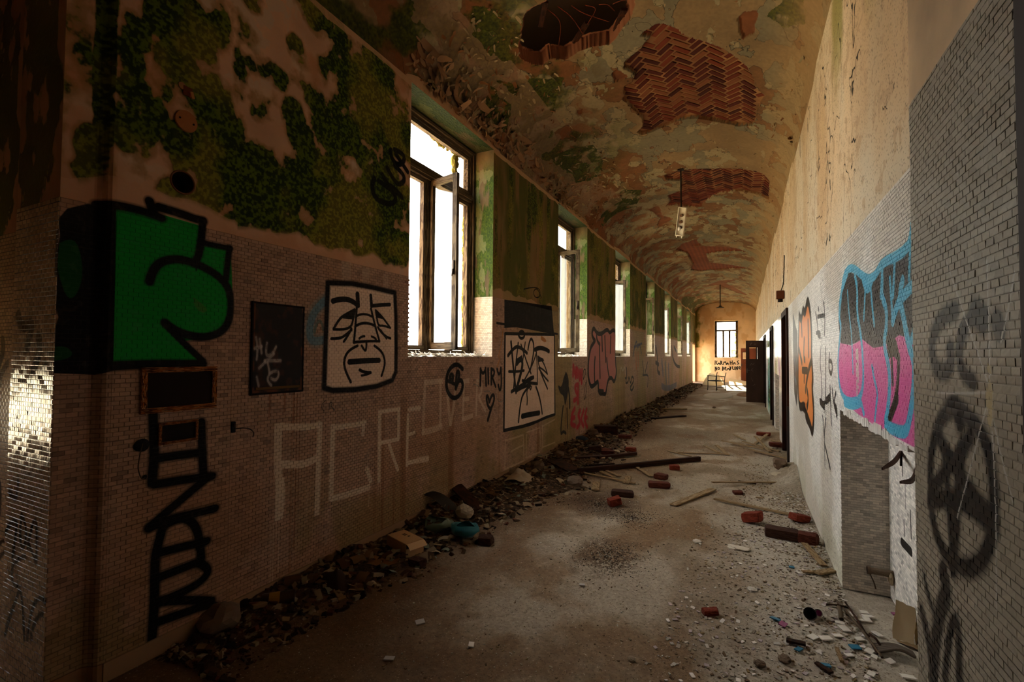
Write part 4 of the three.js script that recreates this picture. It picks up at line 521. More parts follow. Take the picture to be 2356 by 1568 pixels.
function lost(s, z) { const [a, b] = warp(s, z); return mHole(a, b) > .5 ? 2 : mBrick(a, b) > .5 ? 1 : mSmall(a, b) > .5 ? .6 : 0; }
function vaultBase(s, d, o) {
  const z = -d, L = d < 9 && (lost(s + .015, z) === 2 || lost(s - .015, z) === 2 || lost(s, z + .015) === 2 || lost(s, z - .015) === 2) ? 2 : lost(s, z), x = atArc(s)[0], left = sst(-1.15, -2.3, x);
  const f = fbm(s * 2.1 + 3, d * 2.1, 5), f2 = fbm(s * 9, d * 9, 4), fine = fbm(s * 40, d * 40, 3);
  if (L === 2) { setc(o, [132, 84, 58]); shade(o, .8 + .4 * f); o.h = .5; return; }
  if (L === 1) { setc(o, [140, 100, 64]); shade(o, .75 + .5 * f2); blend(o, [112, 74, 46], .6 * sst(.45, .6, f)); if (d > 9.5) { blend(o, [112, 50, 30], .75); const hb = ((s + d) * 9 | 0) + ((s - d) * 9 | 0); if (hb & 1) shade(o, .85); } o.h = .25 + .2 * f2; return; }
  if (L > 0) { setc(o, [110, 66, 40]); shade(o, .8 + .4 * f2); o.h = .3 + .2 * f2; return; }
  // paint layers with torn edges
  const n1 = fbm(s * 2.6 + 11, d * 1.7 + 2, 5), n2 = fbm(s * 3.4 + 31, d * 2.2 + 22, 5), n3 = fbm(s * 5.2 + 61, d * 3.4, 5);
  setc(o, [130, 90, 56]); shade(o, .85 + .3 * f2); o.h = .3;
  if (n1 > .46) { setc(o, [152, 124, 88]); shade(o, .86 + .28 * f); o.h = .46; }
  if (n2 > .55) { setc(o, [136, 124, 98]); shade(o, .9 + .2 * f); o.h = .56; }
  if (n3 > .6) { setc(o, [166, 148, 112]); o.h = .66; }
  if (left > .05 && n3 < .47) { blend(o, [146, 84, 46], .6 * left); }
  let mo = left * sst(.44, .6, fbm(s * 4 + 80, d * 2.6, 5)) * sst(9.5, 5, d); const [a, b] = warp(s, z); if (d < 12 && mGreen(a, b) > .5) mo = Math.max(mo, sst(.3, .5, fbm(s * 7, d * 6, 4)));
  if (d > 9) mo = Math.max(mo, .8 * left * sst(.5, .62, fbm(s * 3 + 9, d * .8, 4)) * sst(20, 24, d));
  const sp = fbm(s * 50, d * 50, 2); blend(o, [mix(30, 100, sp), mix(42, 104, sp), 24], mo * .92); o.h += mo * .2 * sp;
  const e = Math.min(Math.abs(n1 - .46), Math.abs(n2 - .55)); if (e < .004 && mo < .4) shade(o, .62);
  if (x > .1) blend(o, [186, 146, 98], .6 * sst(.1, .45, x));
  if (d < 9 && x < -2.1 && n2 > .45) { blend(o, [160, 128, 100], .7); }
  o.h += .12 * (fine - .5); shade(o, .78 + .12 * fine);
}
const VA = surfaceTex({ w: 1400, h: 2048, x0: 0, x1: ARC, y0: 0, y1: 9.5 }, vaultBase);
const VB = surfaceTex({ w: 800, h: 1600, x0: 0, x1: ARC, y0: 9.5, y1: 30.5 }, vaultBase);
const sway = (s, d) => .012 * (fbm(s * 2 + 5, d * 2, 3) - .5) + (d > 1.5 ? .012 * Math.cos((d - 2.2) * 2 * Math.PI / 3.68) : 0);   // the vault is not quite true
const through = (s, d) => [[.03, 0], [-.03, 0], [0, .03], [0, -.03]].every(([a, b]) => lost(s + a, -d + b) === 2);   // well inside the hole: nothing left of the vault
function vaultPatch(d0, d1, ns, nd, t) {
  const g = sheet(ns, nd, (u, v) => {
    const s = u * ARC, d = mix(d0, d1, v), [x, y] = atArc(s), n = vNormal(s); let h = sway(s, d);
    if (d > 1.5) { const L = lost(s, -d); if (L === 2) h -= .13 - .03 * fbm(s * 6, d * 6, 3); else if (L === 1) h -= .042; else if (L > 0) h -= .02; }
    const k = sst(0, .12, s) * sst(ARC, ARC - .12, s); h *= k;
    return [x + n[0] * h, y + n[1] * h, -d];
  }, (u, v) => [u, (mix(d0, d1, v) - t.y0) / (t.y1 - t.y0)], true);
  if (d1 > 9 && d0 < 3) { const gone = []; for (let j = 0; j <= nd; j++) for (let i = 0; i <= ns; i++) gone.push(through(i / ns * ARC, mix(d0, d1, j / nd))); const ix = g.index.array, keep = []; for (let k = 0; k < ix.length; k += 3) if (!(gone[ix[k]] && gone[ix[k + 1]] && gone[ix[k + 2]])) keep.push(ix[k], ix[k + 1], ix[k + 2]); g.setIndex(keep); }
  return g;
}
const ceiling = thing('ceiling', 'peeling barrel vault with mossy flaking paint and bare brick patches', 'ceiling', [0, 0, 0], null, 'structure');
const matVA = texMat(VA, { roughness: .95, bumpScale: .016 }), matVB = texMat(VB, { roughness: .95, bumpScale: .014 });
part('vault_surface', vaultPatch(2.4, 9.5, 300, 520, VA), matVA, ceiling);
part('vault_surface', vaultPatch(-1.7, 2.4, 60, 30, VA), matVA, ceiling);
part('vault_surface', vaultPatch(9.5, 30.5, 160, 420, VB), matVB, ceiling);
{ // herringbone bricks in the bare patches
  const bm = [[92, 38, 24], [104, 46, 28], [74, 28, 20], [116, 68, 42], [62, 24, 18]].map((c) => std({ color: new THREE.Color().setRGB(c[0] / 255, c[1] / 255, c[2] / 255, THREE.SRGBColorSpace), roughness: .95 })), BL = .222, BW = .074, rest = [[], [], [], [], []]; let n = 0;
  const variants = [0, 1, 2].map((i) => { const g = cbox(BL - .026, .03, BW - .021, .005), p = g.attributes.position; for (let k = 0; k < p.count; k++) p.setY(k, p.getY(k) + .004 * (vn(p.getX(k) * 40 + i * 9, p.getZ(k) * 40) - .5)); return g; });
  // herringbone at 45 degrees: step lattice in rotated axes
  for (const far of [0, 1]) for (let i = -70; i < 90; i++) for (let j = -70; j < 90; j++) for (const o of [0, 1]) {
    // 3:1 herringbone: pairs of bricks repeat along (1,1) and (6,0) brick widths; the chains run along the corridor
    const cx = (i + 6 * j + (o ? 3.5 : 1.5)) * BW, cy = (i + (o ? -.5 : .5)) * BW;
    const s = 2.0 + (cx - cy) * Math.SQRT1_2, d = 7 + (cx + cy) * Math.SQRT1_2;
    if (s < .2 || s > ARC - .2 || d < 3 || d > 10.6 || lost(s, -d) !== 1 || (d > 7.6) !== !!far) continue;
    const [x, y] = atArc(s), nn = vNormal(s), dep = sway(s, d) - .049 + .006 * (hash2(i + 100, j + o * 7) - .5);
    const N = new THREE.Vector3(nn[0], nn[1], 0), T = new THREE.Vector3(-nn[1], nn[0], 0), D = new THREE.Vector3(0, 0, -1), q = Math.SQRT1_2;
    if (T.x < 0) T.negate();
    const ax = o ? T.clone().multiplyScalar(-q).addScaledVector(D, q) : T.clone().multiplyScalar(q).addScaledVector(D, q), az = new THREE.Vector3().crossVectors(ax, N);
    const m = new THREE.Matrix4().makeBasis(ax, N, az).setPosition(x + nn[0] * dep, y + nn[1] * dep, -d), k = Math.floor(hash2(i + 31, j * 2 + o) * 4.99), g = variants[(i + j + 200) % 3];
    if (n < 300) { const b = part('brick', g, bm[k], ceiling); b.applyMatrix4(m); n++; } else rest[k].push(g.clone().applyMatrix4(m));
  }
  rest.forEach((r, k) => { if (r.length) part('brickwork', r, bm[k], ceiling).userData.kind = 'stuff'; });
}
solid('roof', 'roof slab closing the attic over the vault', 'roof', [box(XO - .1, XR + 3, 5.2, 5.4, 1.8, -30.6)], dimPlaster, null, null, 'structure');
solid('ground', 'pale ground outside the windows', 'ground', [box(-90, 60, -.9, -.8, 60, -120)], std({ color: 0xb8ad92 }), null, null, 'structure');

// ---------- floor ----------
function floorBase(x, d, o) {
  const f = fbm(x * 1.3 + 7, d * 1.1, 5), f2 = fbm(x * 7, d * 7, 4), fine = fbm(x * 60, d * 60, 3), sp = vn(x * 170, d * 170);
  setc(o, [128, 110, 88]); shade(o, .86 + .26 * f); blend(o, [160, 148, 130], .8 * sst(.48, .66, fbm(x * 1.6 + 33, d * 1.2 + 5, 5))); blend(o, [112, 86, 60], .65 * sst(.5, .66, fbm(x * 2.4 + 3, d * 1.9 + 40, 5)));
  blend(o, [88, 62, 40], .7 * sst(-1.1, -2.4, x + .5 * (f2 - .5)));   // brown soil towards the window wall
  blend(o, [176, 168, 154], .7 * sst(-.35, .2, x + .4 * (f2 - .5)) * sst(8, 5, d));   // plaster grit by the right wall
  shade(o, .86 + .28 * fine); if (sp > .86) blend(o, [70, 56, 42], .6); if (sp < .06) blend(o, [214, 206, 192], .7);
  const gr = Math.hypot((x + .93) / .32, (d - 3.55) / .42); if (gr < 1.1) blend(o, [66, 50, 36], .7 * sst(1.1, .3, gr + .7 * (f2 - .5)) * sst(.3, .6, vn(x * 90, d * 90)));
  const gr2 = Math.hypot((x + 1.35) / .5, (d - 4.75) / .5); if (gr2 < 1.1) blend(o, [64, 48, 36], .6 * sst(1.1, .2, gr2 + .8 * (f2 - .5)));
  o.h = .4 + .3 * (f2 - .4) + .3 * (fine - .5) + .15 * (sp - .5);
}
const FA = surfaceTex({ w: 1600, h: 2048, x0: -2.75, x1: .9, y0: .6, y1: 7.6 }, floorBase), FB = surfaceTex({ w: 512, h: 1600, x0: -2.75, x1: .9, y0: 7.6, y1: 30.6 }, floorBase);
const matFA = texMat(FA, { bumpScale: .012 }), matFB = texMat(FB, { bumpScale: .01 });
const floorH = (x, z) => .022 * (fbm(x * 1.7 + 9, z * 1.7, 3) - .5) - .008 + .005 * (fbm(x * 11, z * 11, 2) - .5);
const floor = thing('floor', 'dusty concrete floor covered with grit and crumbled plaster', 'floor', [0, 0, 0], null, 'structure');
const fl = (d0, d1, nx, nd, t) => sheet(nx, nd, (u, v) => { const x = mix(-2.75, .9, u), z = -mix(d0, d1, v); return [x, floorH(x, z), z]; }, (u, v) => [u, (mix(d0, d1, v) - t.y0) / (t.y1 - t.y0)]);
part('surface', fl(.6, 7.6, 120, 240, FA), matFA, floor); part('surface', fl(7.6, 30.6, 60, 240, FB), matFB, floor);
part('surface', [sheet(4, 4, (u, v) => [mix(-5.3, .96, u), -.004, mix(1.7, -.62, v)]), sheet(2, 2, (u, v) => [mix(-5.3, -2.7, u), -.006, mix(-.5, -1.2, v)]), box(-5.3, 3.5, -.3, -.12, 1.8, -30.6)], std({ color: 0x8a7458 }), floor);

// ---------- windows ----------
const grainTex = (base, dark, sx, sy, seed) => surfaceTex({ w: 256, h: 256, x0: 0, x1: 1, y0: 0, y1: 1 }, (x, y, o) => { const g = fbm(x * sx + seed, y * sy, 4); setc(o, base); blend(o, dark, sst(.4, .68, g)); shade(o, .9 + .2 * vn(x * sx * 4, y * sy * 4 + seed)); o.h = g; });
const woodA = grainTex([176, 156, 126], [134, 112, 84], 7, 9, 1), woodB = grainTex([92, 64, 42], [50, 33, 22], 7, 9, 5), paintTx = grainTex([176, 166, 146], [96, 80, 60], 4, 26, 9);
const frameWood = std({ map: paintTx.map, color: 0x8a7e6c, roughness: .75 }), palePlank = std({ map: woodA.map, color: 0xd2c8b8 }), darkPlank = std({ map: woodB.map, color: 0x9a8a80 }), doorWood = std({ map: woodB.map, color: 0xb08868, roughness: .65 });
const glass = new THREE.MeshPhysicalMaterial({ color: 0xf4f4ee, transmission: 1, thickness: 0, roughness: .08, ior: 1.5 });
const bars = (d0, d1, y0, y1, w, x0, x1, z = 0) => [box(x0, x1, y0, y0 + w, -d0, -d1), box(x0, x1, y1 - w, y1, -d0, -d1), box(x0, x1, y0 + w, y1 - w, -d0, -d0 - w), box(x0, x1, y0 + w, y1 - w, -d1 + w, -d1)];
const TR = 3.33;
WIN.forEach((w, k) => {
  const labels = ['nearest tall window beside the first painted face, one casement swung inward', 'second tall window beside the pink throw-up, casement swung inward', 'third tall window along the mossy wall', 'fourth tall window along the mossy wall', 'fifth tall window along the mossy wall', 'sixth window, far down the mossy wall', 'seventh window, last before the end wall'];
  const g = thing('window_' + (k + 1), labels[k], 'window', [0, 0, 0], null, 'structure'), d0 = w.d0 + .003, d1 = w.d1 - .003, y0 = SILL + .002, y1 = HEAD - .003, x0 = XF - .045, x1 = XF + .03;
  part('frame', bars(d0, d1, y0, y1, .065, x0, x1), frameWood, g);
  part('inner_bead', bars(d0 + .004, d1 - .004, y0, y1 - .004, .03, x1, x1 + .022), frameWood, g);
  part('transom', [box(x0, x1 + .012, TR - .045, TR + .045, -d0 - .065, -d1 + .065), box(x1 + .012, x1 + .03, TR - .015, TR + .02, -d0 - .065, -d1 + .065)], frameWood, g);
  const mA = d0 + .645, mB = d0 + 1.085;
  for (const m of [mA, mB]) part('mullion', box(x0, x1 - .004, y0 + .065, TR - .045, -m + .03, -m - .03), frameWood, g);
  const light = (a, b, yA, yB, n, pane) => { const s = part(n, bars(a, b, yA, yB, .042, x0 + .012, x1 - .014), frameWood, g); if (pane) part('pane', box(XF - .006, XF - .003, yA + .04, yB - .04, -a - .04, -b + .04), glass, s); };
  light(d0 + .067, mA - .032, y0 + .067, TR - .047, 'casement', k !== 0); light(mB + .032, d1 - .067, y0 + .067, TR - .047, 'casement', k > 1);
  light(d0 + .067, d1 - .067, TR + .047, y1 - .067, 'top_light', k === 1 || k === 3 || k === 6);
  if (k === 4) part('loose_bar', bar([XF, TR + .05, -d0 - .3], [XF + .05, y1 - .1, -d0 - 1.1], .03, .03), frameWood, g);
  const leaf = new THREE.Group(); leaf.name = 'open_casement'; g.add(leaf); leaf.position.set(x1 - .005, 0, -(mA + .034)); leaf.rotation.y = [-.24, -.05, -.35, -.1, -.5, -.15, -.3][k] ;
  const H0 = y0 + .07, H1 = TR - .05, Wd = .405, t = .04;   // leaf lies along +x of its own axes
  part('sash', [box(0, Wd, H0, H0 + .07, -t / 2, t / 2), box(0, Wd, H1 - .06, H1, -t / 2, t / 2), box(0, .052, H0, H1, -t / 2, t / 2), box(Wd - .055, Wd, H0, H1, -t / 2, t / 2), box(Wd - .02, Wd + .012, H0 + .005, H1 - .005, t / 2 - .012, t / 2 + .006)], frameWood, leaf);
  part('pane', box(.05, Wd - .05, H0 + .065, H1 - .055, -.003, .0), glass, leaf);
  part('latch', [box(Wd - .03, Wd - .012, mix(H0, H1, .42), mix(H0, H1, .5), t / 2, t / 2 + .02), rod([Wd - .02, mix(H0, H1, .45), t / 2 + .02], [Wd - .02, mix(H0, H1, .45) - .07, t / 2 + .03], .006)], std({ color: 0x4a4038, roughness: .5, metalness: .5 }), leaf);
});
{ // end window
  const g = thing('window_8', 'end window of three tall panes above the black hand lettering', 'window', [0, 0, 0], null, 'structure'), z0 = ZE - .34, z1 = ZE - .26, b = .085;
  part('frame', [box(EX0 + .002, EX1 - .002, EY1 - b, EY1 - .002, z0, z1), box(EX0 + .002, EX1 - .002, EY0 + .002, EY0 + b * .6, z0, z1), box(EX0 + .002, EX0 + b + .04, EY0, EY1, z0, z1), box(EX1 - b - .04, EX1 - .002, EY0, EY1, z0, z1)], frameWood, g);
  part('transom', box(EX0 + b, EX1 - b, 2.94, 3.04, z0, z1 + .01), frameWood, g);
  for (const x of [mix(EX0, EX1, .37), mix(EX0, EX1, .64)]) part('mullion', box(x - .05, x + .05, EY0 + .04, 2.95, z0, z1), frameWood, g);
  for (const [a, c, d, e] of [[EX0 + b, EX1 - b, 3.04, EY1 - b], [EX0 + b, mix(EX0, EX1, .37) - .035, EY0 + .05, 2.94], [mix(EX0, EX1, .37) + .035, mix(EX0, EX1, .64) - .035, EY0 + .05, 2.94], [mix(EX0, EX1, .64) + .035, EX1 - b, EY0 + .05, 2.94]]) part('pane', box(a, c, d, e, ZE - .302, ZE - .298), glass, g);
}
{ // growth hanging outside the first window
  const gs = []; for (let i = 0; i < 120; i++) { const d = rr(3.5, 4.75), h = (.03 + .09 * fbm(d * 5, 2, 3)) * rr(.4, 1.1); const l = lump(.022, rr(.6, 1.2), h * 22, rr(.8, 1.6), i, 1, .6); l.translate(XO + .03 + rr(-.03, .03), HEAD - .005 - h * .3, -d); gs.push(l); }
  for (let i = 0; i < 46; i++) { const y = rr(3.12, 3.84), l = lump(.03, 1, rr(1, 2.4), rr(.6, 1.5), i + 90, 1, .5); l.translate(XO + .02, y, -(4.62 + .05 * (fbm(y * 6, 1, 2) - .5) + rr(-.03, .03))); gs.push(l); }
  for (let i = 0; i < 60; i++) { const y = rr(1.55, 3.1), l = lump(.035, 1, rr(1, 2), rr(.6, 1.2), i + 190, 1, .5); l.translate(XO + .06, y, -(4.80 + rr(-.02, .02))); gs.push(l); }
  part('creeper', gs, std({ color: 0x6a6428 }), wallLeft, 'ragged creeper round the outside of the nearest window').userData.kind = 'stuff';
}
{ // flakes lying on the two near sills
  for (const [k, n, nm, lb] of [[0, 420, 'window_sill_flakes', 'bright plaster flakes strewn over the sill of the nearest window'], [1, 160, 'window_sill_flakes', 'bright plaster flakes strewn over the sill of the second window']]) {
    const gs = []; for (let i = 0; i < n; i++) { const f = new THREE.CircleGeometry(rr(.008, .035), 5); f.rotateX(-Math.PI / 2 + rr(-.5, .5)); f.rotateY(rr(0, 6)); f.rotateZ(rr(-.4, .4)); f.translate(rr(XF + .05, XL - .01), SILL + rr(.004, .03), -rr(WIN[k].d0 + .05, WIN[k].d1 - .05)); gs.push(f); }
    for (let i = 0; i < n / 14; i++) { const a = [rr(XF + .06, XL - .02), SILL + .012, -rr(WIN[k].d0 + .1, WIN[k].d1 - .1)]; gs.push(bar(a, [a[0] + rr(-.05, .05), SILL + rr(.015, .06), a[2] + rr(-.08, .08)], .007, .004)); }
    solid(nm, lb, 'flakes', gs, std({ color: 0xe4ddd0, side: THREE.DoubleSide }), null, null, 'stuff');
  }
}
{ // foliage beyond the end window
  const gs = []; for (let i = 0; i < 420; i++) { const l = new THREE.CircleGeometry(rr(.05, .12), 5); l.rotateX(rr(0, 6)); l.rotateY(rr(0, 6)); const c = [[.3, 2.2], [-.2, 2.7], [-.4, 1.5], [.5, 1.3]][i % 4]; l.translate(c[0] + rr(-.4, .4), c[1] + rr(-.4, .4), ZE - 6 + rr(-.8, .8)); gs.push(l); }
  const tr = thing('tree', 'young tree with thin leaves outside the end window', 'tree', [0, 0, 0]);
  part('trunk', [tube([[.2, -.8, ZE - 6], [.15, 1, ZE - 6], [.3, 2.8, ZE - 6]], .05), tube([[.15, 1, ZE - 6], [-.2, 1.8, ZE - 5.9], [-.3, 2.6, ZE - 6]], .025)], std({ color: 0x6a5a40 }), tr); part('foliage', gs, std({ color: 0x9a9a50, side: THREE.DoubleSide }), tr);
}

// ---------- doors ----------
const doorLabels = ['dark timber door frame just past the orange throw-up', 'dark timber door frame beyond the second niche', 'dark timber door frame with its leaf standing open into the corridor', 'far door frame near the end wall, its reddish leaf standing open'];
[holesR[1], holesR[3], holesR[4], holesR[5]].forEach(([d0, d1, , top], k) => {
  const g = thing('door_' + (k + 1), doorLabels[k], 'door', [0, 0, 0], null, 'structure'), xa = XR - .028, xb = XR + .13;
  part('frame', [box(xa, xb, 0, top - .09, -d0 - .002, -d0 - .085), box(xa, xb, 0, top - .09, -d1 + .085, -d1 + .002), box(xa, xb, top - .09, top - .002, -d0 - .002, -d1 + .002)], std({ map: woodB.map, color: k === 0 ? 0x8a5a3c : 0x6a4c38, roughness: .6 }), g);
  part('stop', [box(XR + .05, XR + .075, 0, top - .09, -d0 - .085, -d0 - .1), box(XR + .05, XR + .075, 0, top - .09, -d1 + .1, -d1 + .085)], std({ color: 0x3a2012 }), g);
  if (k >= 2) {
    const near = k === 2, z = near ? -17.26 : -28.44, [x0, x1, y1, hx0, hx1, hy0, hy1] = near ? [.03, .545, 2.01, .13, .37, 1.41, 1.79] : [-.19, .545, 1.93, -.10, .2, 1.34, 1.71];
    const leafT = surfaceTex({ w: 128, h: 512, x0: 0, x1: .52, y0: 0, y1: 2, wear: .3, draw: (c) => { for (const p of [[[.14, 1.86], [.15, 1.95], [.2, 1.92], [.15, 1.9]], [[.24, 1.86], [.27, 1.96], [.3, 1.86]], [[.12, 1.2], [.16, 1.3], [.2, 1.2], [.24, 1.28]], [[.2, 1.02], [.12, 1.05], [.2, 1.1]], [[.15, .8], [.2, .7]], [[.2, .55], [.26, .6]]]) stroke(c, p, .012, 'rgba(150,140,130,.45)'); } }, (x, y, o) => { const f = fbm(x * 6, y * 1.5 + k * 9, 4); setc(o, near ? [62, 42, 32] : [136, 72, 44]); shade(o, .75 + .5 * f); o.h = f; });
    const m = std({ map: leafT.map, roughness: .55 }), bq = (a, b, c, d) => { const q = box(a, b, c, d, z - .02, z + .02), p = q.attributes.position, uv = q.attributes.uv; for (let i = 0; i < p.count; i++) uv.setXY(i, (p.getX(i) - x0) / (x1 - x0), p.getY(i) / 2); return q; };
    const lf = part('door_leaf', [bq(x0, hx0, .015, y1), bq(hx1, x1, .015, y1), bq(hx0, hx1, .015, hy0), bq(hx0, hx1, hy1, y1)], m, g, near ? 'dark leaf with an empty glazing hole' : 'reddish brown leaf with an empty glazing hole');
    part('glazing_bead', [box(hx0 - .02, hx1 + .02, hy0 - .02, hy0, z + .02, z + .03), box(hx0 - .02, hx1 + .02, hy1, hy1 + .02, z + .02, z + .03), box(hx0 - .02, hx0, hy0, hy1, z + .02, z + .03), box(hx1, hx1 + .02, hy0, hy1, z + .02, z + .03)], std({ color: 0x33221a }), lf);
    part('handle', [box(x0 + .02, x0 + .05, .96, 1.1, z + .02, z + .032), rod([x0 + .035, 1.04, z + .03], [x0 + .12, 1.04, z + .06], .009)], std({ color: 0x55504a, metalness: .7, roughness: .4 }), lf);
  }
});

// ---------- lamps ----------
{
  const z = -8.24, g = thing('hanging_lamp', 'broken white fluorescent lamp dangling from its rod below a brick patch', 'lamp', [0, 0, 0]), white = std({ color: 0xd8cfbc, roughness: .5 }), brown = std({ color: 0x5a3a20, roughness: .5 });
  part('rod', [rod([-.94, 4.61, z], [-.935, 3.97, z], .011), box(-.985, -.895, 4.585, 4.6, z - .04, z + .04)], std({ color: 0x241c16, roughness: .6 }), g);
  const body = new THREE.Group(); body.name = 'housing'; body.position.set(-.905, 3.96, z + .01); body.rotation.set(.35, -.3, -.165); g.add(body);
  part('tray', [box(-.066, .066, -.47, 0, -.012, -.004), box(-.066, -.056, -.47, 0, -.004, .035), box(.056, .066, -.47, 0, -.004, .035), box(-.066, .066, -.012, 0, -.004, .03), box(-.066, .066, -.47, -.458, -.004, .03)], white, body);
  for (const y of [-.13, -.235, -.33]) { const c = new THREE.CylinderGeometry(.022, .026, .05, 14); c.rotateX(Math.PI / 2); c.translate(0, y, .02); part('lamp_holder', c, brown, body); }
  { const b = new THREE.SphereGeometry(.026, 14, 10); b.scale(1, 1.4, 1); b.translate(0, -.345, .055); part('bulb', b, std({ color: 0xe8e4da, roughness: .25 }), body); }
  part('clip', box(-.06, -.045, -.5, -.46, .0, .012), white, body); part('clip', box(.03, .045, -.505, -.46, .0, .012), white, body);
  const z2 = -22.45, h = thing('hanging_lamp', 'small dark pendant lamp with a flat shade near the end wall', 'lamp', [0, 0, 0]);
  part('rod', rod([-.95, 4.61, z2], [-.95, 3.7, z2], .022), std({ color: 0x3a3026 }), h); part('shade', new THREE.LatheGeometry([[.0, .1], [.05, .1], [.06, .05], [.165, .015], [.165, 0], [.0, .01]].map((p) => new THREE.Vector2(...p)), 24).translate(-.95, 3.6, z2), std({ color: 0x4a3c2c, side: THREE.DoubleSide }), h);
  const b = thing('wall_lamp', 'small rusty bracket lamp on the ochre wall above the first door', 'lamp', [0, 0, 0]);
  part('body', [cbox(.11, .13, .1, .01).translate(XR - .06, 2.46, -8.45)], std({ color: 0x5a3018, roughness: .7 }), b); part('wire', tube([[XR - .05, 2.52, -8.45], [XR - .02, 2.62, -8.42], [XR - .012, 2.8, -8.38], [XR - .01, 3.05, -8.3]], .008), std({ color: 0x1e1612 }), b); part('cap', rod([XR - .06, 2.39, -8.45], [XR - .06, 2.35, -8.45], .035, 12), std({ color: 0x241812 }), b);
}

// ---------- things fixed to the near left pier and wall ----------
const rustT = surfaceTex({ w: 128, h: 128, x0: 0, x1: 1, y0: 0, y1: 1 }, (x, y, o) => { const f = fbm(x * 9, y * 9, 4); setc(o, [150, 84, 34]); blend(o, [60, 26, 12], sst(.45, .6, f)); blend(o, [176, 140, 96], sst(.62, .72, fbm(x * 14 + 4, y * 14, 3))); o.h = f; });
const rust = std({ map: rustT.map, bumpMap: rustT.bumpMap, bumpScale: .003, roughness: .9 }), voidMat = std({ color: 0x120a07, roughness: .8 }), blackMetal = std({ color: 0x0a0808, roughness: .7 });
function wallBox(name, label, cat, q, X, w, proud, frameM, backM, extra) {   // q: corners d0,y0,d1,y1
  const [d0, y0, d1, y1] = q, g = thing(name, label, cat, [X, y0, -(d0 + d1) / 2]), B = (x0, x1, ya, yb, da, db) => box(x0, x1, ya - y0, yb - y0, -da + (d0 + d1) / 2, -db + (d0 + d1) / 2);
  part('frame', [B(.0005, proud, y0, y0 + w, d0, d1), B(.0005, proud, y1 - w, y1, d0, d1), B(.0005, proud, y0 + w, y1 - w, d0, d0 + w), B(.0005, proud, y0 + w, y1 - w, d1 - w, d1)], frameM, g);
  part('back_plate', B(.0005, proud * .3, y0 + w, y1 - w, d0 + w, d1 - w), backM, g); if (extra) extra(g, B); return g;
}
const lw = (p) => p;
{ const a = [[1.264,1.424]][0], b = [[1.627,1.199]][0]; wallBox('meter_box', 'rust-framed empty meter box below the green graffiti', 'meter box', [a[0], b[1], b[0], a[1]], XL + .011, .026, .016, rust, std({ color: 0x1c0f0a, roughness: .8 }), (g, B) => { part('hinge', B(.016, .022, b[1] + .03, b[1] + .06, b[0] - .02, b[0] - .008), rust, g); part('hinge', B(.016, .022, a[1] - .06, a[1] - .03, b[0] - .02, b[0] - .008), rust, g); }); }
{ const a = [[1.348,1.146]][0], b = [[1.536,1.037]][0]; wallBox('junction_box', 'small rusty junction box among the black ladder letters', 'junction box', [a[0], b[1], b[0], a[1]], XL + .011, .013, .012, rust, voidMat); }
{ const a = [[1.832,1.806]][0], b = [[2.201,1.247]][0];
  const t = surfaceTex({ w: 256, h: 384, x0: 0, x1: 1, y0: 0, y1: 1, wear: .3, draw: (c) => { const W = 'rgba(186,178,170,.62)'; for (const p of [[[.05, .62], [.1, .5], [.07, .38]], [[.03, .5], [.16, .52]], [[.12, .6], [.16, .45]], [[.26, .56], [.22, .42], [.36, .42], [.44, .52]], [[.12, .28], [.26, .36], [.4, .44]], [[.22, .36], [.54, .36]], [[.28, .34], [.34, .22], [.26, .14], [.36, .08]], [[.34, .22], [.46, .26], [.52, .2], [.44, .12], [.36, .16]], [[.08, .18], [.12, .08]]]) stroke(c, p, .035, W, { soft: .02 }); } }, (x, y, o) => { const f = fbm(x * 7, y * 9, 4); setc(o, [22, 15, 13]); blend(o, [48, 24, 16], sst(.55, .7, f)); if (x < .03 || x > .97 || y < .03) blend(o, [88, 44, 20], sst(.35, .6, f)); o.h = f; });
  const d0 = a[0], d1 = b[0], y0 = b[1], y1 = a[1], X = XL + .0035, g = thing('metal_hatch', 'black metal hatch with pale scribble beside the first painted face', 'hatch', [X, y0, -(d0 + d1) / 2]);
  part('door', sheet(1, 1, (u, v) => [.012, v * (y1 - y0 - .02) + .01, (.5 - u) * (d1 - d0 - .02)]), std({ map: t.map, roughness: .6 }), g);
  part('frame', [box(.0004, .014, 0, .012, -(d1 - d0) / 2, (d1 - d0) / 2), box(.0004, .014, y1 - y0 - .012, y1 - y0, -(d1 - d0) / 2, (d1 - d0) / 2), box(.0004, .014, .012, y1 - y0 - .012, (d1 - d0) / 2 - .01, (d1 - d0) / 2), box(.0004, .014, .012, y1 - y0 - .012, -(d1 - d0) / 2, -(d1 - d0) / 2 + .01), box(.0004, .011, .01, y1 - y0 - .01, -(d1 - d0) / 2 + .01, (d1 - d0) / 2 - .01)], std({ color: 0x140c0a }), g);
  part('bottom_rail', box(.012, .017, .03, .045, -(d1 - d0) / 2 + .03, (d1 - d0) / 2 - .03), std({ color: 0x5a4020 }), g);
}
{ const c = [[1.439,2.707]][0], X = XL + .009, g = thing('cover_plate', 'round brown screwed cover plate on the mossy pier', 'cover plate', [X, c[1], -c[0]]);
  const p = new THREE.CylinderGeometry(.054, .056, .009, 32); p.rotateZ(-Math.PI / 2); p.translate(.0055, 0, 0); part('plate', p, std({ color: 0x9a6238, roughness: .8 }), g);
  for (const s of [-1, 1]) { const q = new THREE.CylinderGeometry(.005, .005, .003, 8); q.rotateZ(-Math.PI / 2); q.translate(.0115, .004 * s, .034 * s); part('screw', q, std({ color: 0x1c100a }), g); } }
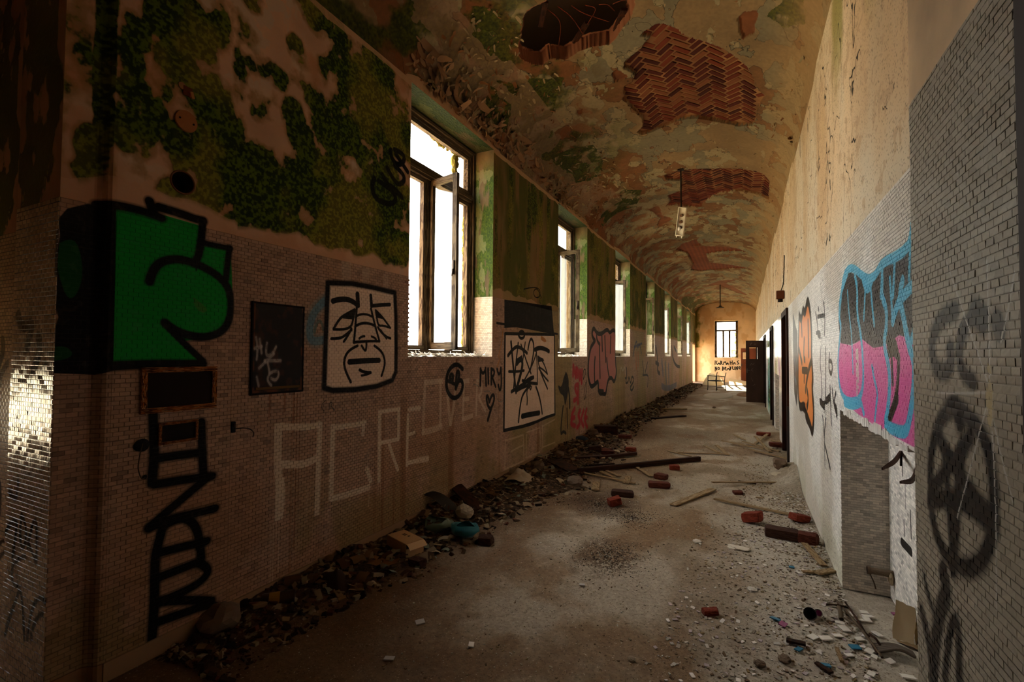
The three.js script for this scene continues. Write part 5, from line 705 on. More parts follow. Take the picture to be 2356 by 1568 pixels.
{ const X = XL + .009, g = thing('wall_hole', 'round dark hole with broken rim in the mossy pier', 'hole', [X, ROUND.y, -ROUND.d]);
  const p = new THREE.CylinderGeometry(ROUND.r * 1.02, ROUND.r * .95, .09, 28, 1, true); p.rotateZ(-Math.PI / 2); p.translate(-.046, 0, 0); part('lining', p, std({ color: 0x3a2618, side: THREE.DoubleSide }), g);
  const b = new THREE.CircleGeometry(ROUND.r, 28); b.rotateY(Math.PI / 2); b.translate(-.09, 0, 0); part('bottom', b, std({ color: 0x150c08 }), g);
  const t = new THREE.TorusGeometry(ROUND.r * 1.0, .005, 6, 36); t.rotateY(Math.PI / 2); part('rim', t, std({ color: 0x6a4428 }), g); }
{ const c = [[1.442,2.866]][0], g = thing('switch_remains', 'torn out wall switch with bare brown innards above the round plate', 'switch', [XL + .009, c[1], -c[0]]);
  part('base', cbox(.008, .05, .045, .002).translate(.0045, 0, 0), std({ color: 0x5a2c14 }), g); part('tab', cbox(.01, .035, .016, .002).rotateX(.3).translate(.011, -.012, -.02), std({ color: 0xa06a34 }), g); part('disc', new THREE.CylinderGeometry(.018, .018, .006, 16).rotateZ(Math.PI / 2).translate(.004, .018, .028), std({ color: 0x8a6038 }), g); part('wire', tube([[.01, 0, 0], [.02, -.01, -.005], [.012, -.028, -.01]], .003, 10), std({ color: 0xa8442a }), g); }
{ const c = [[1.736,1.075]][0], g = thing('socket', 'small black burnt socket with a curling wire beside the pier joint', 'socket', [XL + .003, c[1], -c[0]]), e = [[1.86,0.996]][0];
  part('plate', cbox(.014, .062, .022, .003).translate(.0075, 0, 0), blackMetal, g); part('insert', cbox(.008, .02, .012, .002).translate(.016, .012, 0), std({ color: 0x2c1a10 }), g); part('wire', tube([[.012, -.01, -.01], [.02, -.012, -.06], [.016, -.025, -(e[0] - c[0]) * .8], [.01, -.05, -(e[0] - c[0])], [.01, -.075, -(e[0] - c[0]) + .004]], .0028, 24), blackMetal, g); }
{ const c = [[1.277,1.049]][0], e = [[1.293,0.894]][0], g = thing('cable_outlet', 'dark burnt cable outlet with a thin hanging wire on the pier', 'outlet', [XL + .011, c[1], -c[0]]);
  part('box', [lump(.03, .35, 1, 1.1, 3, 2, .2).translate(.003, 0, 0)], blackMetal, g); part('wire', tube([[.012, .01, 0], [.016, -.04, .012], [.014, -.11, .016], [.012, -.16, -.004], [.01, e[1] - c[1], -(e[0] - c[0])]], .0026, 24), std({ color: 0x4a3a2a }), g); part('terminal', lump(.011, .6, 1, 1, 8, 1, .3).translate(.006, e[1] - c[1], -(e[0] - c[0])), blackMetal, g); }

// ---------- niche: radiator brackets and pipe stub ----------
function hook(root, mid, tip, label) { const g = thing('radiator_bracket', label, 'bracket', [0, 0, 0], 'radiator brackets in the near niche');
  const cv = new THREE.CatmullRomCurve3([root, mid, tip].map((p) => new THREE.Vector3(...p))), n = 16, gs = []; for (let i = 0; i < n; i++) { const a = cv.getPoint(i / n), b = cv.getPoint((i + 1) / n); const t = i / n; gs.push(bar(a.toArray(), b.toArray(), mix(.012, .008, t), mix(.026, .010, t) + .008 * Math.sin(t * Math.PI))); } part('arm', gs, std({ color: 0x3a2216, roughness: .7 }), g); part('stem', bar([root[0] + .0, root[1] + .006, root[2] + .004], [root[0] - .002, root[1] - .075, root[2] + .004], .006, .01), std({ color: 0x15100d }), g); return g; }
const at3 = (x, p) => [x, p[1], -p[0]];
hook(at3(.806, [[3.465,0.95]][0]), at3(.73, [[3.279,0.926]][0]), at3(.65, [[3.137,0.909]][0]), 'upper rusty radiator bracket curving out of the tiled niche');
hook(at3(.806, [[3.168,0.934]][0]), at3(.73, [[2.963,0.9]][0]), at3(.65, [[2.809,0.916]][0]), 'lower rusty radiator bracket half hidden by the tiled pier');
{ const p = [[3.678,0.167]][0], g = thing('pipe_stub', 'crusty cut pipe stub low in the tiled niche', 'pipe', [.809, p[1], -p[0]]); part('pipe', new THREE.CylinderGeometry(.019, .021, .13, 14).rotateZ(Math.PI / 2).translate(-.066, .004, 0), std({ color: 0x6a5a48, bumpMap: rustT.bumpMap, bumpScale: .006 }), g); part('flange', new THREE.CylinderGeometry(.024, .024, .018, 14).rotateZ(Math.PI / 2).translate(-.122, .004, 0), std({ color: 0x5a4a3a }), g); part('packing', lump(.03, .5, 1.3, 1, 5, 2, .4).translate(-.012, -.02, .01), std({ color: 0x8a7a62 }), g); part('strap', tube([[-.12, -.01, .01], [-.10, -.06, .015], [-.09, -.1, .012]], .004, 10), std({ color: 0x4a3a2a }), g); }
{ const g = thing('iron_post', 'thin dark iron rod standing in the rubble beside the first door', 'rod', [.5, .06, -7.22]); part('rod', rod([0, 0, 0], [.004, .78, .0], .011), std({ color: 0x241c18, roughness: .6 }), g); part('foot', new THREE.CylinderGeometry(.04, .05, .03, 12).translate(0, .015, 0), std({ color: 0x3a2e26 }), g); }

// ---------- armchair frame ----------
{ const g = thing('armchair', 'empty black tubular armchair frame standing at the corridor end', 'chair', [-1.13, .004, -22.5]), m = std({ color: 0x16120f, roughness: .45 }), r = .016, hw = .25, hd = .22;
  g.rotation.y = .82;   // its front looks towards the window wall
  for (const s of [-1, 1]) {
    part('leg', tube([[-hd - .02, 0, s * hw], [-hd, .2, s * hw], [-hd, .42, s * hw], [-hd + .01, .63, s * hw]], r), m, g);
    part('leg', tube([[hd + .08, 0, s * hw], [hd + .03, .2, s * hw], [hd, .42, s * hw]], r), m, g);
    part('back_post', tube([[hd, .42, s * hw], [hd + .03, .6, s * hw], [hd + .09, .78, s * hw]], r), m, g);
    part('armrest', bar([-hd - .02, .645, s * hw], [hd + .02, .6, s * hw], .05, .03), m, g);
    part('stretcher', rod([-hd, .14, s * hw], [hd + .05, .14, s * hw], .011), m, g);
  }
  part('seat_frame', [rod([-hd, .42, -hw], [-hd, .42, hw], r), rod([hd, .42, -hw], [hd, .42, hw], r), rod([-hd, .42, -hw], [hd, .42, -hw], r), rod([-hd, .42, hw], [hd, .42, hw], r)], m, g); part('stretcher', rod([hd + .05, .14, -hw], [hd + .05, .14, hw], .011), m, g); }

// ---------- debris on the floor ----------
const F = (p, h = 0) => [p[0], floorH(p[0], p[1]) + h, p[1]];
function plank(name, label, cat, pts, w, th, mat, lift = [0, 0], group, twist = 0) { const a = F(pts[0], th / 2 + .006 + lift[0]), b = F(pts[1], th / 2 + .006 + lift[1]); const c = [(a[0] + b[0]) / 2, Math.min(a[1], b[1]) - th / 2, (a[2] + b[2]) / 2]; const g = bar(a, b, w, th, twist); g.translate(-c[0], -c[1], -c[2]); return solid(name, label, cat, g, mat, c, group); }
plank('timber_bar', 'long dark square beam lying across the floor', 'beam', [[-1.913,-5.82],[-0.591,-7.345]], .05, .065, darkPlank);
plank('timber_bar', 'short brown rail with an orange edge behind the long dark beam', 'beam', [[-1.912,-6.742],[-1.473,-7.243]], .06, .045, doorWood, [0, .01]);
plank('plank', 'long flat plank reaching from the rubble to the brown rail', 'plank', [[-2.4,-6.302],[-1.911,-6.826]], .09, .02, doorWood, [.04, .02]);
plank('plank', 'wide worn board lying on the rubble in front of the long dark beam', 'plank', [[-2.344,-6.077],[-1.952,-5.815]], .22, .018, doorWood, [.06, .02]);
plank('lath', 'thin dark strip lying along the near side of the rubble boards', 'strip', [[-1.902,-6.248],[-1.608,-6.467]], .03, .02, darkPlank, [.005, .005]);
const laths = [
  [[[-1.825,-5.819],[-1.155,-5.624]], .035, .012, 'long pale lath in front of the long dark beam', 'palePlank'], [[[-1.667,-5.989],[-1.434,-5.768]], .05, .012, 'short pale lath, first of the pair under the long beam'], [[[-1.606,-6.062],[-1.382,-5.832]], .045, .012, 'short pale lath, second of the pair under the long beam'],
  [[[-1.297,-5.914],[-1.254,-5.585]], .075, .012, 'stubby pale board crossed by the long lath'], [[[-1.583,-5.507],[-1.493,-5.156]], .085, .014, 'short pale board standing apart near the bricks'], [[[-1.29,-6.431],[-1.042,-6.034]], .05, .012, 'pale lath pointing from the long beam to the bricks'],
  [[[-0.349,-5.994],[0.364,-6.516]], .03, .012, 'very long thin lath near the rubble heap by the right wall'], [[[-0.08,-6.317],[0.111,-6.308]], .03, .012, 'short dark lath crossing the very long thin one'], [[[-0.659,-5.036],[-0.326,-5.803]], .075, .014, 'broad pale lath alone in mid floor'],
  [[[-0.298,-5.418],[0.412,-5.197]], .04, .016, 'long grey lath running towards the pair of dark bricks'], [[[-1.089,-7.771],[-0.727,-7.554]], .03, .012, 'thin lath meeting the far end of the long beam'], [[[-0.614,-8.522],[-0.37,-8.026]], .05, .012, 'pale lath, one arm of the V beyond the beam'],
  [[[-0.438,-8.685],[-0.241,-7.935]], .06, .012, 'pale lath, other arm of the V beyond the beam'], [[[-0.941,-7.743],[-0.252,-7.986]], .04, .012, 'long lath lying across under the V'], [[[-0.366,-9.021],[0.255,-8.676]], .04, .012, 'long grey lath in the heap near the first door, leftmost'],
  [[[-0.043,-9.123],[0.484,-8.615]], .05, .014, 'grey lath through the middle of the heap near the first door'], [[[0.054,-8.432],[0.592,-7.995]], .05, .012, 'lath on the near side of the heap by the first door'], [[[0.156,-9.607],[0.348,-8.482]], .05, .012, 'short lath crossing the heap by the first door'], [[[0.375,-10.187],[0.126,-9.058]], .05, .012, 'tilted lath on top of the heap by the first door'], [[[-0.189,-9.778],[-0.005,-9.427]], .04, .012, 'grey lath beyond the heap by the first door'], [[[0.414,-9.623],[0.601,-9.544]], .05, .012, 'short lath close to the first door frame'],
  [[[0.416,-4.459],[0.498,-4.067]], .045, .012, 'pale board along the foot of the right wall'], [[[0.43,-3.883],[0.547,-4.009]], .05, .014, 'weathered board end beside the niche corner'], [[[0.347,-3.885],[0.452,-3.918]], .03, .01, 'thin stick touching the weathered board end'], [[[0.413,-2.956],[0.42,-2.849]], .018, .014, 'short stick lying alone in the grit'], [[[0.187,-2.924],[0.274,-2.916]], .03, .012, 'black charred stick in the grit'], [[[0.304,-2.784],[0.36,-2.722]], .025, .01, 'dark stick beside a blue tile chip'], [[[-2.67,-7.521],[-2.101,-7.667]], .05, .02, 'dark board end in the rubble below the red words'], [[[0.098,-5.674],[0.165,-5.649]], .03, .01, 'tiny pale lath end in mid floor'],
];
laths.forEach(([p, w, t, l], i) => plank('lath', l, 'lath', p, w, t, /^(short dark|black|dark)/.test(l) ? darkPlank : palePlank, [rr(0, .01) + (/heap|tilted/.test(l) ? .03 : 0) + (/^short lath crossing/.test(l) ? .03 : 0), rr(0, .012)]));
// bricks
const brickT = surfaceTex({ w: 128, h: 128, x0: 0, x1: 1, y0: 0, y1: 1 }, (x, y, o) => { const f = fbm(x * 6, y * 6, 4); setc(o, [255, 250, 245]); shade(o, .7 + .5 * f); blend(o, [235, 225, 205], sst(.6, .7, fbm(x * 4 + 9, y * 4, 3))); o.h = f; });
const brickMat = ['#74301f', '#54281c', '#3c241a', '#7a4030'].map((c) => std({ color: c, map: brickT.map, bumpMap: brickT.bumpMap, bumpScale: .006 }));
function brick(label, p, ry, m, s = [.24, .06, .115], tilt = 0, lift = 0) {
  const g = new THREE.BoxGeometry(s[0], s[1], s[2], 8, 3, 5), q = g.attributes.position, k = rnd() * 50;
  for (let i = 0; i < q.count; i++) { const x = q.getX(i), y = q.getY(i), z = q.getZ(i), e = (Math.abs(x) > s[0] * .45) + (Math.abs(y) > s[1] * .45) + (Math.abs(z) > s[2] * .45), n = fbm(x * 14 + k, (y + z) * 14 + k, 3) - .5; const c = 1 - .05 * Math.max(0, e - 1); q.setXYZ(i, x * c + .02 * n * (x > s[0] * .3 ? 2.6 : 1), y * c + .014 * n, z * c + .016 * n); }
  g.computeVertexNormals(); g.rotateZ(tilt); g.rotateY(ry); g.computeBoundingBox(); const b = F(p); return solid('brick', label, 'brick', g, brickMat[m], [b[0], b[1] - g.boundingBox.min.y - .002 + lift, b[2]]);
}
brick('dark red brick in the middle of the loose bricks', [[-0.893,-5.67]][0], .25, 1); brick('broken brick just behind the middle loose brick', [[-0.929,-6.049]][0], -.3, 1, [.15, .06, .11]); brick('red brick half near the far end of the long beam', [[-0.849,-6.631]][0], .3, 0, [.13, .06, .1]); brick('dark brown brick near the stubby pale boards', [[-1.185,-5.131]][0], .2, 2);
brick('bright red brick half by the black grit', [[-1.187,-4.761]][0], .6, 0, [.12, .07, .1], .2); brick('red brick standing beyond the brown rail', [[-1.62,-7.546]][0], .1, 0, [.16, .06, .1]); brick('red brick chunk near the broad pale lath', [[0.05,-4.868]][0], -.4, 0, [.15, .08, .12], .25); brick('red brick chunk against the foot of the right wall', [[0.433,-5.083]][0], .7, 0, [.15, .06, .1], -.2);
brick('dark brick, larger of the pair by the right wall', [[0.267,-4.576]][0], -.1, 2, [.25, .075, .12]); brick('dark brick, smaller of the pair by the right wall', [[0.45,-4.546]][0], -.15, 1, [.14, .075, .11]); brick('dark brick apart from the rubble below the red words', [[-1.971,-8.692]][0], .2, 1); brick('brick lying in the laths by the first door', [[0.308,-10.255]][0], -.1, 0); brick('brick against the first door frame', [[0.475,-8.975]][0], .15, 1, [.26, .07, .12], 0, .02);
brick('brown brick on the rubble behind the long plank', [[-2.083,-7.143]][0], .3, 2, [.2, .08, .12], .1, .03); brick('flat brown brick on the rubble beside the long plank', [[-1.97,-7.286]][0], -.1, 1, [.22, .04, .1], 0, .02); brick('dark brick lying alone near the pale carton', [[-2.107,-2.776]][0], 0, 2, [.11, .05, .07]); brick('dark red brick lump behind the long dark beam', [[-1.858,-7.093]][0], .05, 1, [.2, .06, .1], 0, .02);
brick('half brick of dull red near the heap', [[-0.074,-5.768]][0], .4, 1, [.1, .03, .09]); brick('small red brick crumb on bare floor', [[-0.194,-3.047]][0], .4, 0, [.085, .03, .05], .1); brick('brown brick lump low in the rubble near the curved sheet', [[-1.878,-3.358]][0], .3, 2, [.11, .06, .1]);
// stones and clods
const stoneMat = [0x8a7a66, 0x6a5848, 0xa89a84, 0xc8c0b0].map((c) => std({ color: c, bumpMap: brickT.bumpMap, bumpScale: .006 }));
function stone(label, p, r, m, sy = .7, lift = 0, group) { const g = lump(r, rr(.9, 1.2), sy, rr(.8, 1.1), rnd() * 90, 2, .4), b = F(p); g.computeBoundingBox(); return solid('stone', label, 'stone', g, stoneMat[m], [b[0], b[1] - g.boundingBox.min.y - r * .06 + lift, b[2]], group); }
stone('round dark stone on top of the heap by the right wall', [[0.403,-7.059]][0], .085, 1, .9, .05); stone('pale squared stone on the heap by the right wall', [[0.525,-7.107]][0], .055, 2, .7, .07); stone('flat pale stone at the front of the heap by the right wall', [[0.38,-6.798]][0], .085, 2, .4); stone('pale mortar lump alone in mid floor', [[-0.357,-4.137]][0], .03, 3, .5); stone('tiny blue-grey pebble beside the pale mortar lump', [[-0.329,-4.108]][0], .013, 3, .5); stone('dark clod near the corner of the left wall', [[-2.58,-1.647]][0], .12, 1, .6);
stone('pale rounded pebble by the crumbled brick', [[0.033,-3.47]][0], .024, 3, .45); stone('greenish pebble near the lower picture edge', [[-0.512,-2.406]][0], .018, 0, .5); stone('reddish lump near the charred sticks', [[0.059,-2.655]][0], .024, 1, .6); stone('brownish clod beside the reddish lump', [[0.169,-2.744]][0], .026, 1, .6);
// dirt heap by the right wall
part('dirt_heap', sheet(30, 30, (u, v) => { const x = mix(.22, .556, u), z = mix(-6.0, -7.55, v), t = u * Math.sin(Math.PI * v); return [x, floorH(x, z) - .012 + .2 * Math.pow(t, 1.3) * (.6 + .8 * fbm(x * 12, z * 12, 3)), z]; }, (u, v) => [(mix(.22, .556, u) + 2.75) / 3.65, (mix(6.0, 7.55, v) - .6) / 7]), texMat(FA, { bumpScale: .03 }), floor, 'sandy dirt heap piled against the right wall').userData.kind = 'stuff';

// ---------- rubble bank along the window wall ----------
const bankW = (d) => (d < 2 ? .35 : d < 3.6 ? mix(.35, .62, (d - 2) / 1.6) : d < 6.2 ? mix(.62, 1.0, sst(3.6, 5, d)) : mix(1.0, .55, sst(6.2, 11, d))) * (.75 + .5 * fbm(d * 1.4, 2, 3));
const bankH = (x, d) => { const t = clamp(1 - (x - XL) / bankW(d)); return (.02 + .13 * fbm(d * 1.6 + 4, x * 1.6, 3)) * t * (.6 + .9 * fbm(x * 9 + 3, d * 9, 4)) * sst(1.2, 2.2, d) * sst(28.4, 27, d); };
const soilT = surfaceTex({ w: 512, h: 1024, x0: 0, x1: 1.4, y0: 0, y1: 8 }, (x, y, o) => { const f = fbm(x * 8, y * 8, 4), g = fbm(x * 40, y * 40, 3); setc(o, [78, 56, 36]); shade(o, .6 + .6 * f + .3 * (g - .5)); if (g > .66) blend(o, [170, 150, 122], .6); if (g < .34) shade(o, .6); o.h = .5 * f + .5 * g; });
{ const bank = part('rubble_bank', sheet(40, 700, (u, v) => { const d = 1.2 + 27.3 * v, x = XL + .014 + u * 1.45; return [x, floorH(x, -d) - .006 + bankH(x, d) - (u > .995 ? .02 : 0), -d]; }, (u, v) => [u, v * 27.3 / 8]), texMat(soilT, { bumpScale: .03 }), floor, 'bank of brown soil and rubble along the foot of the window wall'); bank.userData.kind = 'stuff'; }
function scatter(name, label, cat, n, geo, cols, place, rough = .9) {
  const m = new THREE.InstancedMesh(geo, std({ roughness: rough, side: THREE.DoubleSide }), n), M = new THREE.Matrix4(), Q = new THREE.Quaternion(), E = new THREE.Euler(), P = new THREE.Vector3(), S = new THREE.Vector3(), C = new THREE.Color();
  for (let i = 0; i < n; i++) { const q = place(i); P.set(...q.p); E.set(q.r[0], q.r[1], q.r[2]); Q.setFromEuler(E); S.set(...q.s); M.compose(P, Q, S); m.setMatrixAt(i, M); C.setHex(cols[Math.floor(rnd() * cols.length)]); C.multiplyScalar(rr(.6, 1.15)); m.setColorAt(i, C); }
  m.name = numbered(name); m.castShadow = m.receiveShadow = true; scene.add(m); return tag(m, label, cat, null, 'stuff');
}
const chip = cbox(1, 1, 1, .12), curl = sheet(3, 2, (u, v) => [u - .5, .25 * Math.sin(u * 3), v - .5]);
scatter('rubble_chips', 'broken chips and splinters on the rubble bank', 'rubble', 5200, chip, [0x5a4028, 0x42301e, 0x745e42, 0x2c2014, 0x4e2a1a, 0x8a7a62], () => { const d = 1.4 + 26 * Math.pow(rnd(), 1.5), x = XL + .03 + (bankW(d) + .12) * Math.pow(rnd(), 1.1), k = .006 + .032 * Math.pow(rnd(), 3); return { p: [x, floorH(x, -d) + bankH(x, d) + k * .2, -d], r: [rr(-.6, .6), rr(0, 6), rr(-.6, .6)], s: [k * rr(.8, 2.4), k * rr(.2, .8), k] }; });
scatter('rubble_paper', 'torn paper and plaster scraps on the rubble bank', 'rubble', 900, curl, [0x8a7458, 0x6a5034, 0xa08e72, 0x503622, 0x747868], () => { const d = 2.2 + 22 * Math.pow(rnd(), 1.4), x = XL + .04 + bankW(d) * rnd(), k = rr(.03, .1); return { p: [x, floorH(x, -d) + bankH(x, d) + .008, -d], r: [rr(-.5, .5), rr(0, 6), rr(-.5, .5)], s: [k, k * .6, k * rr(.4, 1)] }; });
scatter('floor_grit', 'fine grit and plaster crumbs scattered over the floor', 'grit', 16000, chip, [0x9a8e78, 0x84704f, 0x6a5640, 0xb8b0a0, 0x64503a, 0x8a7a60], () => { const right = rnd() < .5, d = right ? rr(1.3, 7.5) : 1.2 + 9 * Math.pow(rnd(), 1.2), x = right ? XR - .02 - .95 * Math.pow(rnd(), 1.5) * (d < 5 ? 1 : .6) : rr(XL + .3, XR - .02), k = .002 + .008 * Math.pow(rnd(), 3.2) * (right ? 1.4 : 1); return { p: [x, floorH(x, -d) + k * .25, -d], r: [rr(-.3, .3), rr(0, 6), rr(-.3, .3)], s: [k * rr(.8, 2), k * rr(.3, .7), k] }; });
scatter('black_grit', 'black charred crumbs in two patches on the floor', 'grit', 3400, chip, [0x2a2018, 0x3a2a1e, 0x1c1612, 0x6a5a48, 0xa8a090], (i) => { const a = rnd() * 6.283, r = rnd() * (.5 + .8 * rnd()), c = [[-.93, -3.55, .34, .4], [-1.35, -4.75, .5, .5], [-.95, -4.5, .3, .35]][i % 3], x = c[0] + Math.cos(a) * r * c[2], z = c[1] + Math.sin(a) * r * c[3], k = rr(.002, .007); return { p: [x, floorH(x, z) + k * .2, z], r: [rr(-.4, .4), rr(0, 6), rr(-.4, .4)], s: [k * 1.3, k * .5, k] }; });
scatter('broken_tiles', 'small broken tile chips thickly strewn along the foot of the right wall', 'tile chips', 1500, chip, [0xc8c0b4, 0xa89c8c, 0x8a7a68, 0xd8d0c6, 0xb0a0a0], () => { const d = 1.5 + 5.2 * Math.pow(rnd(), 1.3), x = XR - .01 - 1.0 * Math.pow(rnd(), 1.6) * sst(7.5, 2.5, d), k = .006 + .016 * Math.pow(rnd(), 2); return { p: [x, floorH(x, -d) + .004, -d], r: [rr(-.25, .25), rr(0, 6), rr(-.25, .25)], s: [k * rr(1, 1.8), .004, k] }; }, .5);
{ // single tile shards
  const tint = { white: 0xd8d2c6, blue: 0x2e6c88, pink: 0x8a4a6c, grey: 0xa8a09a }, mt = {}; for (const k in tint) mt[k] = std({ color: tint[k], roughness: .4 });
  const shard = (c, label, p, s, ry, group) => { const b = F(p); return solid('tile_shard', label, 'tile shard', cbox(s, .006, s * .7, .001).rotateX(rr(-.2, .2)).rotateY(ry), mt[c], [b[0], b[1] + .011, b[2]], group); };
  const wl = 'small pale broken tile lying in the grit before the niche', wg = 'pale tile shards before the niche';
  for (const p of [[0.471,-3.258],[0.549,-3.393],[0.619,-3.452],[0.63,-3.41],[0.617,-3.362],[0.546,-3.249],[0.572,-3.174],[0.438,-3.107],[0.538,-3.122],[0.562,-3.018],[0.573,-2.974],[0.634,-2.964],[0.679,-2.861],[0.319,-3.038],[0.528,-2.807],[0.462,-2.932],[0.639,-3.108],[0.378,-3.052],[0.485,-3.204],[0.636,-3.223],[0.576,-3.338]]) shard('white', wl, p, rr(.035, .06), rnd() * 6, wg);
  shard('blue', 'large blue tile shard by the long sticks', [[0.503,-3.028]][0], .05, .4); shard('blue', 'blue tile chip near the charred stick', [[0.238,-2.871]][0], .04, 1); shard('blue', 'blue tile chip close to the lower picture edge', [[0.345,-2.786]][0], .04, .2); shard('blue', 'blue tile sliver in the middle of the grit', [[0.147,-3.143]][0], .05, -.4); shard('blue', 'blue tile chip at the foot of the right wall', [[0.29,-3.949]][0], .035, .1); shard('pink', 'two-tone pink and blue tile chip', [[0.183,-3.097]][0], .05, 1.2);
  shard('pink', 'pink tile chip under the folded carton', [[0.776,-3.516]][0], .03, .3); shard('grey', 'grey tile chip near the black grit', [[-0.963,-3.022]][0], .035, .3); shard('grey', 'brownish tile chip in the lower middle of the floor', [[-1.58,-1.871]][0], .05, .4); shard('grey', 'grey tile chip left of the floor middle', [[-1.638,-2.193]][0], .05, .9); shard('white', 'white tile chip halfway to the black grit', [[-1.276,-2.145]][0], .04, 2);
}
// sticks heap, cups, folded carton by the right wall
[[[[0.497,-3.539],[0.604,-2.969]], .016, 'longest broken cane in the stick pile'], [[[0.538,-3.519],[0.59,-2.996]], .012, 'second broken cane in the stick pile'], [[[0.484,-3.291],[0.589,-3.159]], .014, 'thin twig at the near side of the stick pile'], [[[0.433,-3.455],[0.547,-3.454]], .012, 'short twig sticking out of the pile to the left'], [[[0.489,-3.405],[0.481,-3.271]], .03, 'flat splinter in the stick pile'], [[[0.589,-3.159],[0.622,-3.055]], .014, 'cane end close to the folded carton'], [[[0.645,-3.133],[0.709,-3.129]], .012, 'bent cane beside the folded carton']].forEach(([p, r, l], i) => { const a = F(p[0], r * .5 + .012 * (i % 3)), b = F(p[1], r * .5 + .01), m = [(a[0] + b[0]) / 2, Math.max(a[1], b[1]) + .012, (a[2] + b[2]) / 2 + .02]; solid('stick', l, 'stick', tube([a, m, b], r * .42, 14, 6), i % 2 ? darkPlank : std({ color: 0x5a4c3c }), null); });
{ const p = [[0.33,-3.249]][0], q = [[0.374,-3.289]][0], mk = (name, label, c, o, r, m) => { const b = F(c, .0), g = thing(name, label, 'pot', [b[0], b[1] + r * .95, b[2]]); g.rotation.set(1.15, .4, .2); part('wall', new THREE.LatheGeometry([[r * .7, -r * .9], [r, r * .6], [r * .9, r * .6], [r * .62, -r * .8]].map((v) => new THREE.Vector2(...v)), 20), std({ color: m, side: THREE.DoubleSide, roughness: .6 }), g); part('base', new THREE.CylinderGeometry(r * .7, r * .7, .006, 20).translate(0, -r * .9, 0), std({ color: o }), g); };
  mk('paint_pot', 'black paint pot tipped over in the grit', p, 0x181410, .034, 0x241d17); mk('paint_pot', 'white paint pot with pink dregs tipped beside the black one', q, 0xb05090, .025, 0xc8c0b4); }
{ const p = [[0.768,-3.25]][0], g = thing('folded_carton', 'crumpled beige carton leaning against the right wall', 'carton', F(p)); const P = (a, b, c, d) => sheet(6, 6, (u, v) => [0, 1, 2].map((k) => mix(mix(a[k], b[k], u), mix(d[k], c[k], u), v) + .012 * (fbm(u * 4 + k * 9, v * 4, 2) - .5)));
  part('flap', P([-.07, .006, .02], [.02, .006, .05], [.045, .17, -.01], [-.035, .19, -.03]), std({ color: 0xb09a78, side: THREE.DoubleSide }), g); part('side', P([.02, .006, .05], [.085, .006, -.02], [.08, .12, -.05], [.045, .17, -.01]), std({ color: 0x8a7048, side: THREE.DoubleSide }), g); part('bottom', P([-.06, .008, .03], [.04, .008, .06], [.06, .012, .11], [-.03, .014, .09]), std({ color: 0x7a6448, side: THREE.DoubleSide }), g); }
{ const b = F([[0.68,-3.056]][0], .004), gs = []; for (let i = 0; i < 5; i++) gs.push(tube([[b[0] - .09, b[1] + .012, b[2] - .03 + i * .018], [b[0], b[1] + .03 + .005 * i, b[2] - .035 + i * .02], [b[0] + .07, b[1] + .02, b[2] - .02 + i * .01]], .008, 12, 6)); solid('cable_coil', 'ribbed grey cable ends curling before the folded carton', 'cable', gs, std({ color: 0x5a5046 })); }
solid('paper_scrap', 'crumpled white paper scrap near the dark bricks', 'paper', lump(.05, 1.3, .25, .8, 33, 3, .9), std({ color: 0xc4b9a6 }), F([[-0.056,-4.147]][0], .01));

// ---------- litter on the rubble bank ----------
{ const p = [[-2.323,-2.919]][0], b = F(p, .012), g = thing('carton', 'pale open carton lying at the foot of the white letters', 'carton', b); g.rotation.y = -.32; const m = std({ color: 0xb89468 });
  part('top', box(-.13, .13, .105, .108, -.07, .08), m, g); part('front', box(-.13, .13, 0, .106, .08, .083), std({ color: 0xa88458 }), g); part('end', box(-.133, -.13, 0, .106, -.07, .083), m, g); part('end', box(.13, .133, 0, .07, -.07, .083), m, g); part('flap', sheet(3, 3, (u, v) => [.13 + .05 * u, .105 - .03 * u * u, mix(-.07, .08, v)]), std({ color: 0xc8a880, side: THREE.DoubleSide }), g); part('print', [box(-.06, -.05, .1081, .1085, -.03, .0), box(-.045, -.035, .1081, .1085, -.03, .0), box(-.03, -.02, .1081, .1085, -.03, .0), box(.0, .02, .1081, .1085, -.03, -.01)], std({ color: 0x3a2a1a }), g); }
{ const p = [[-2.2,-3.356]][0], b = F(p, .03), w = (m, k, lx) => sheet(18, 12, (u, v) => { const a = u * 2 * Math.PI, r = .11 * Math.sin(v * 2.2) * (.7 + .6 * fbm(Math.cos(a) * 1.4 + k, Math.sin(a) * 1.4 + v * 2, 3)); return [b[0] + lx + r * Math.cos(a) * 1.15, b[1] + .11 * v * (.6 + .8 * fbm(u * 6, v * 4 + k, 2)) - .02, b[2] + r * Math.sin(a)]; });
  solid('plastic_bag', 'crumpled turquoise plastic bag on the rubble', 'plastic bag', w(0, 3, .14), std({ color: 0x2a686e, side: THREE.DoubleSide, roughness: .4 })); solid('plastic_bag', 'greyish green crumpled bag against the turquoise one', 'plastic bag', w(1, 8, -.14), std({ color: 0x6a7a66, side: THREE.DoubleSide, roughness: .5 })); }
{ const a = F([[-2.634,-3.623]][0], .03); solid('curved_sheet', 'black curved plastic sheet propped against the window wall', 'sheet', sheet(14, 6, (u, v) => { const t = u * 2.2 - .3; return [a[0] + .02 + .28 * u - .04 * v, a[1] + .20 * Math.pow(Math.abs(Math.cos(t)), .8) * (1 - u * .6) + .015, a[2] + .14 * (v - .5) - .10 * Math.sin(t)]; }), std({ color: 0x1c1612, side: THREE.DoubleSide, roughness: .4 })); }
plank('plank', 'short wide plank tilted on the rubble beside the black curved sheet', 'plank', [[-2.644,-4.103],[-2.235,-3.872]], .14, .02, doorWood, [.16, .05]);
stone('pale round bundle inside the black curved sheet', [[-2.262,-3.673]][0], .08, 2, .8, .03);
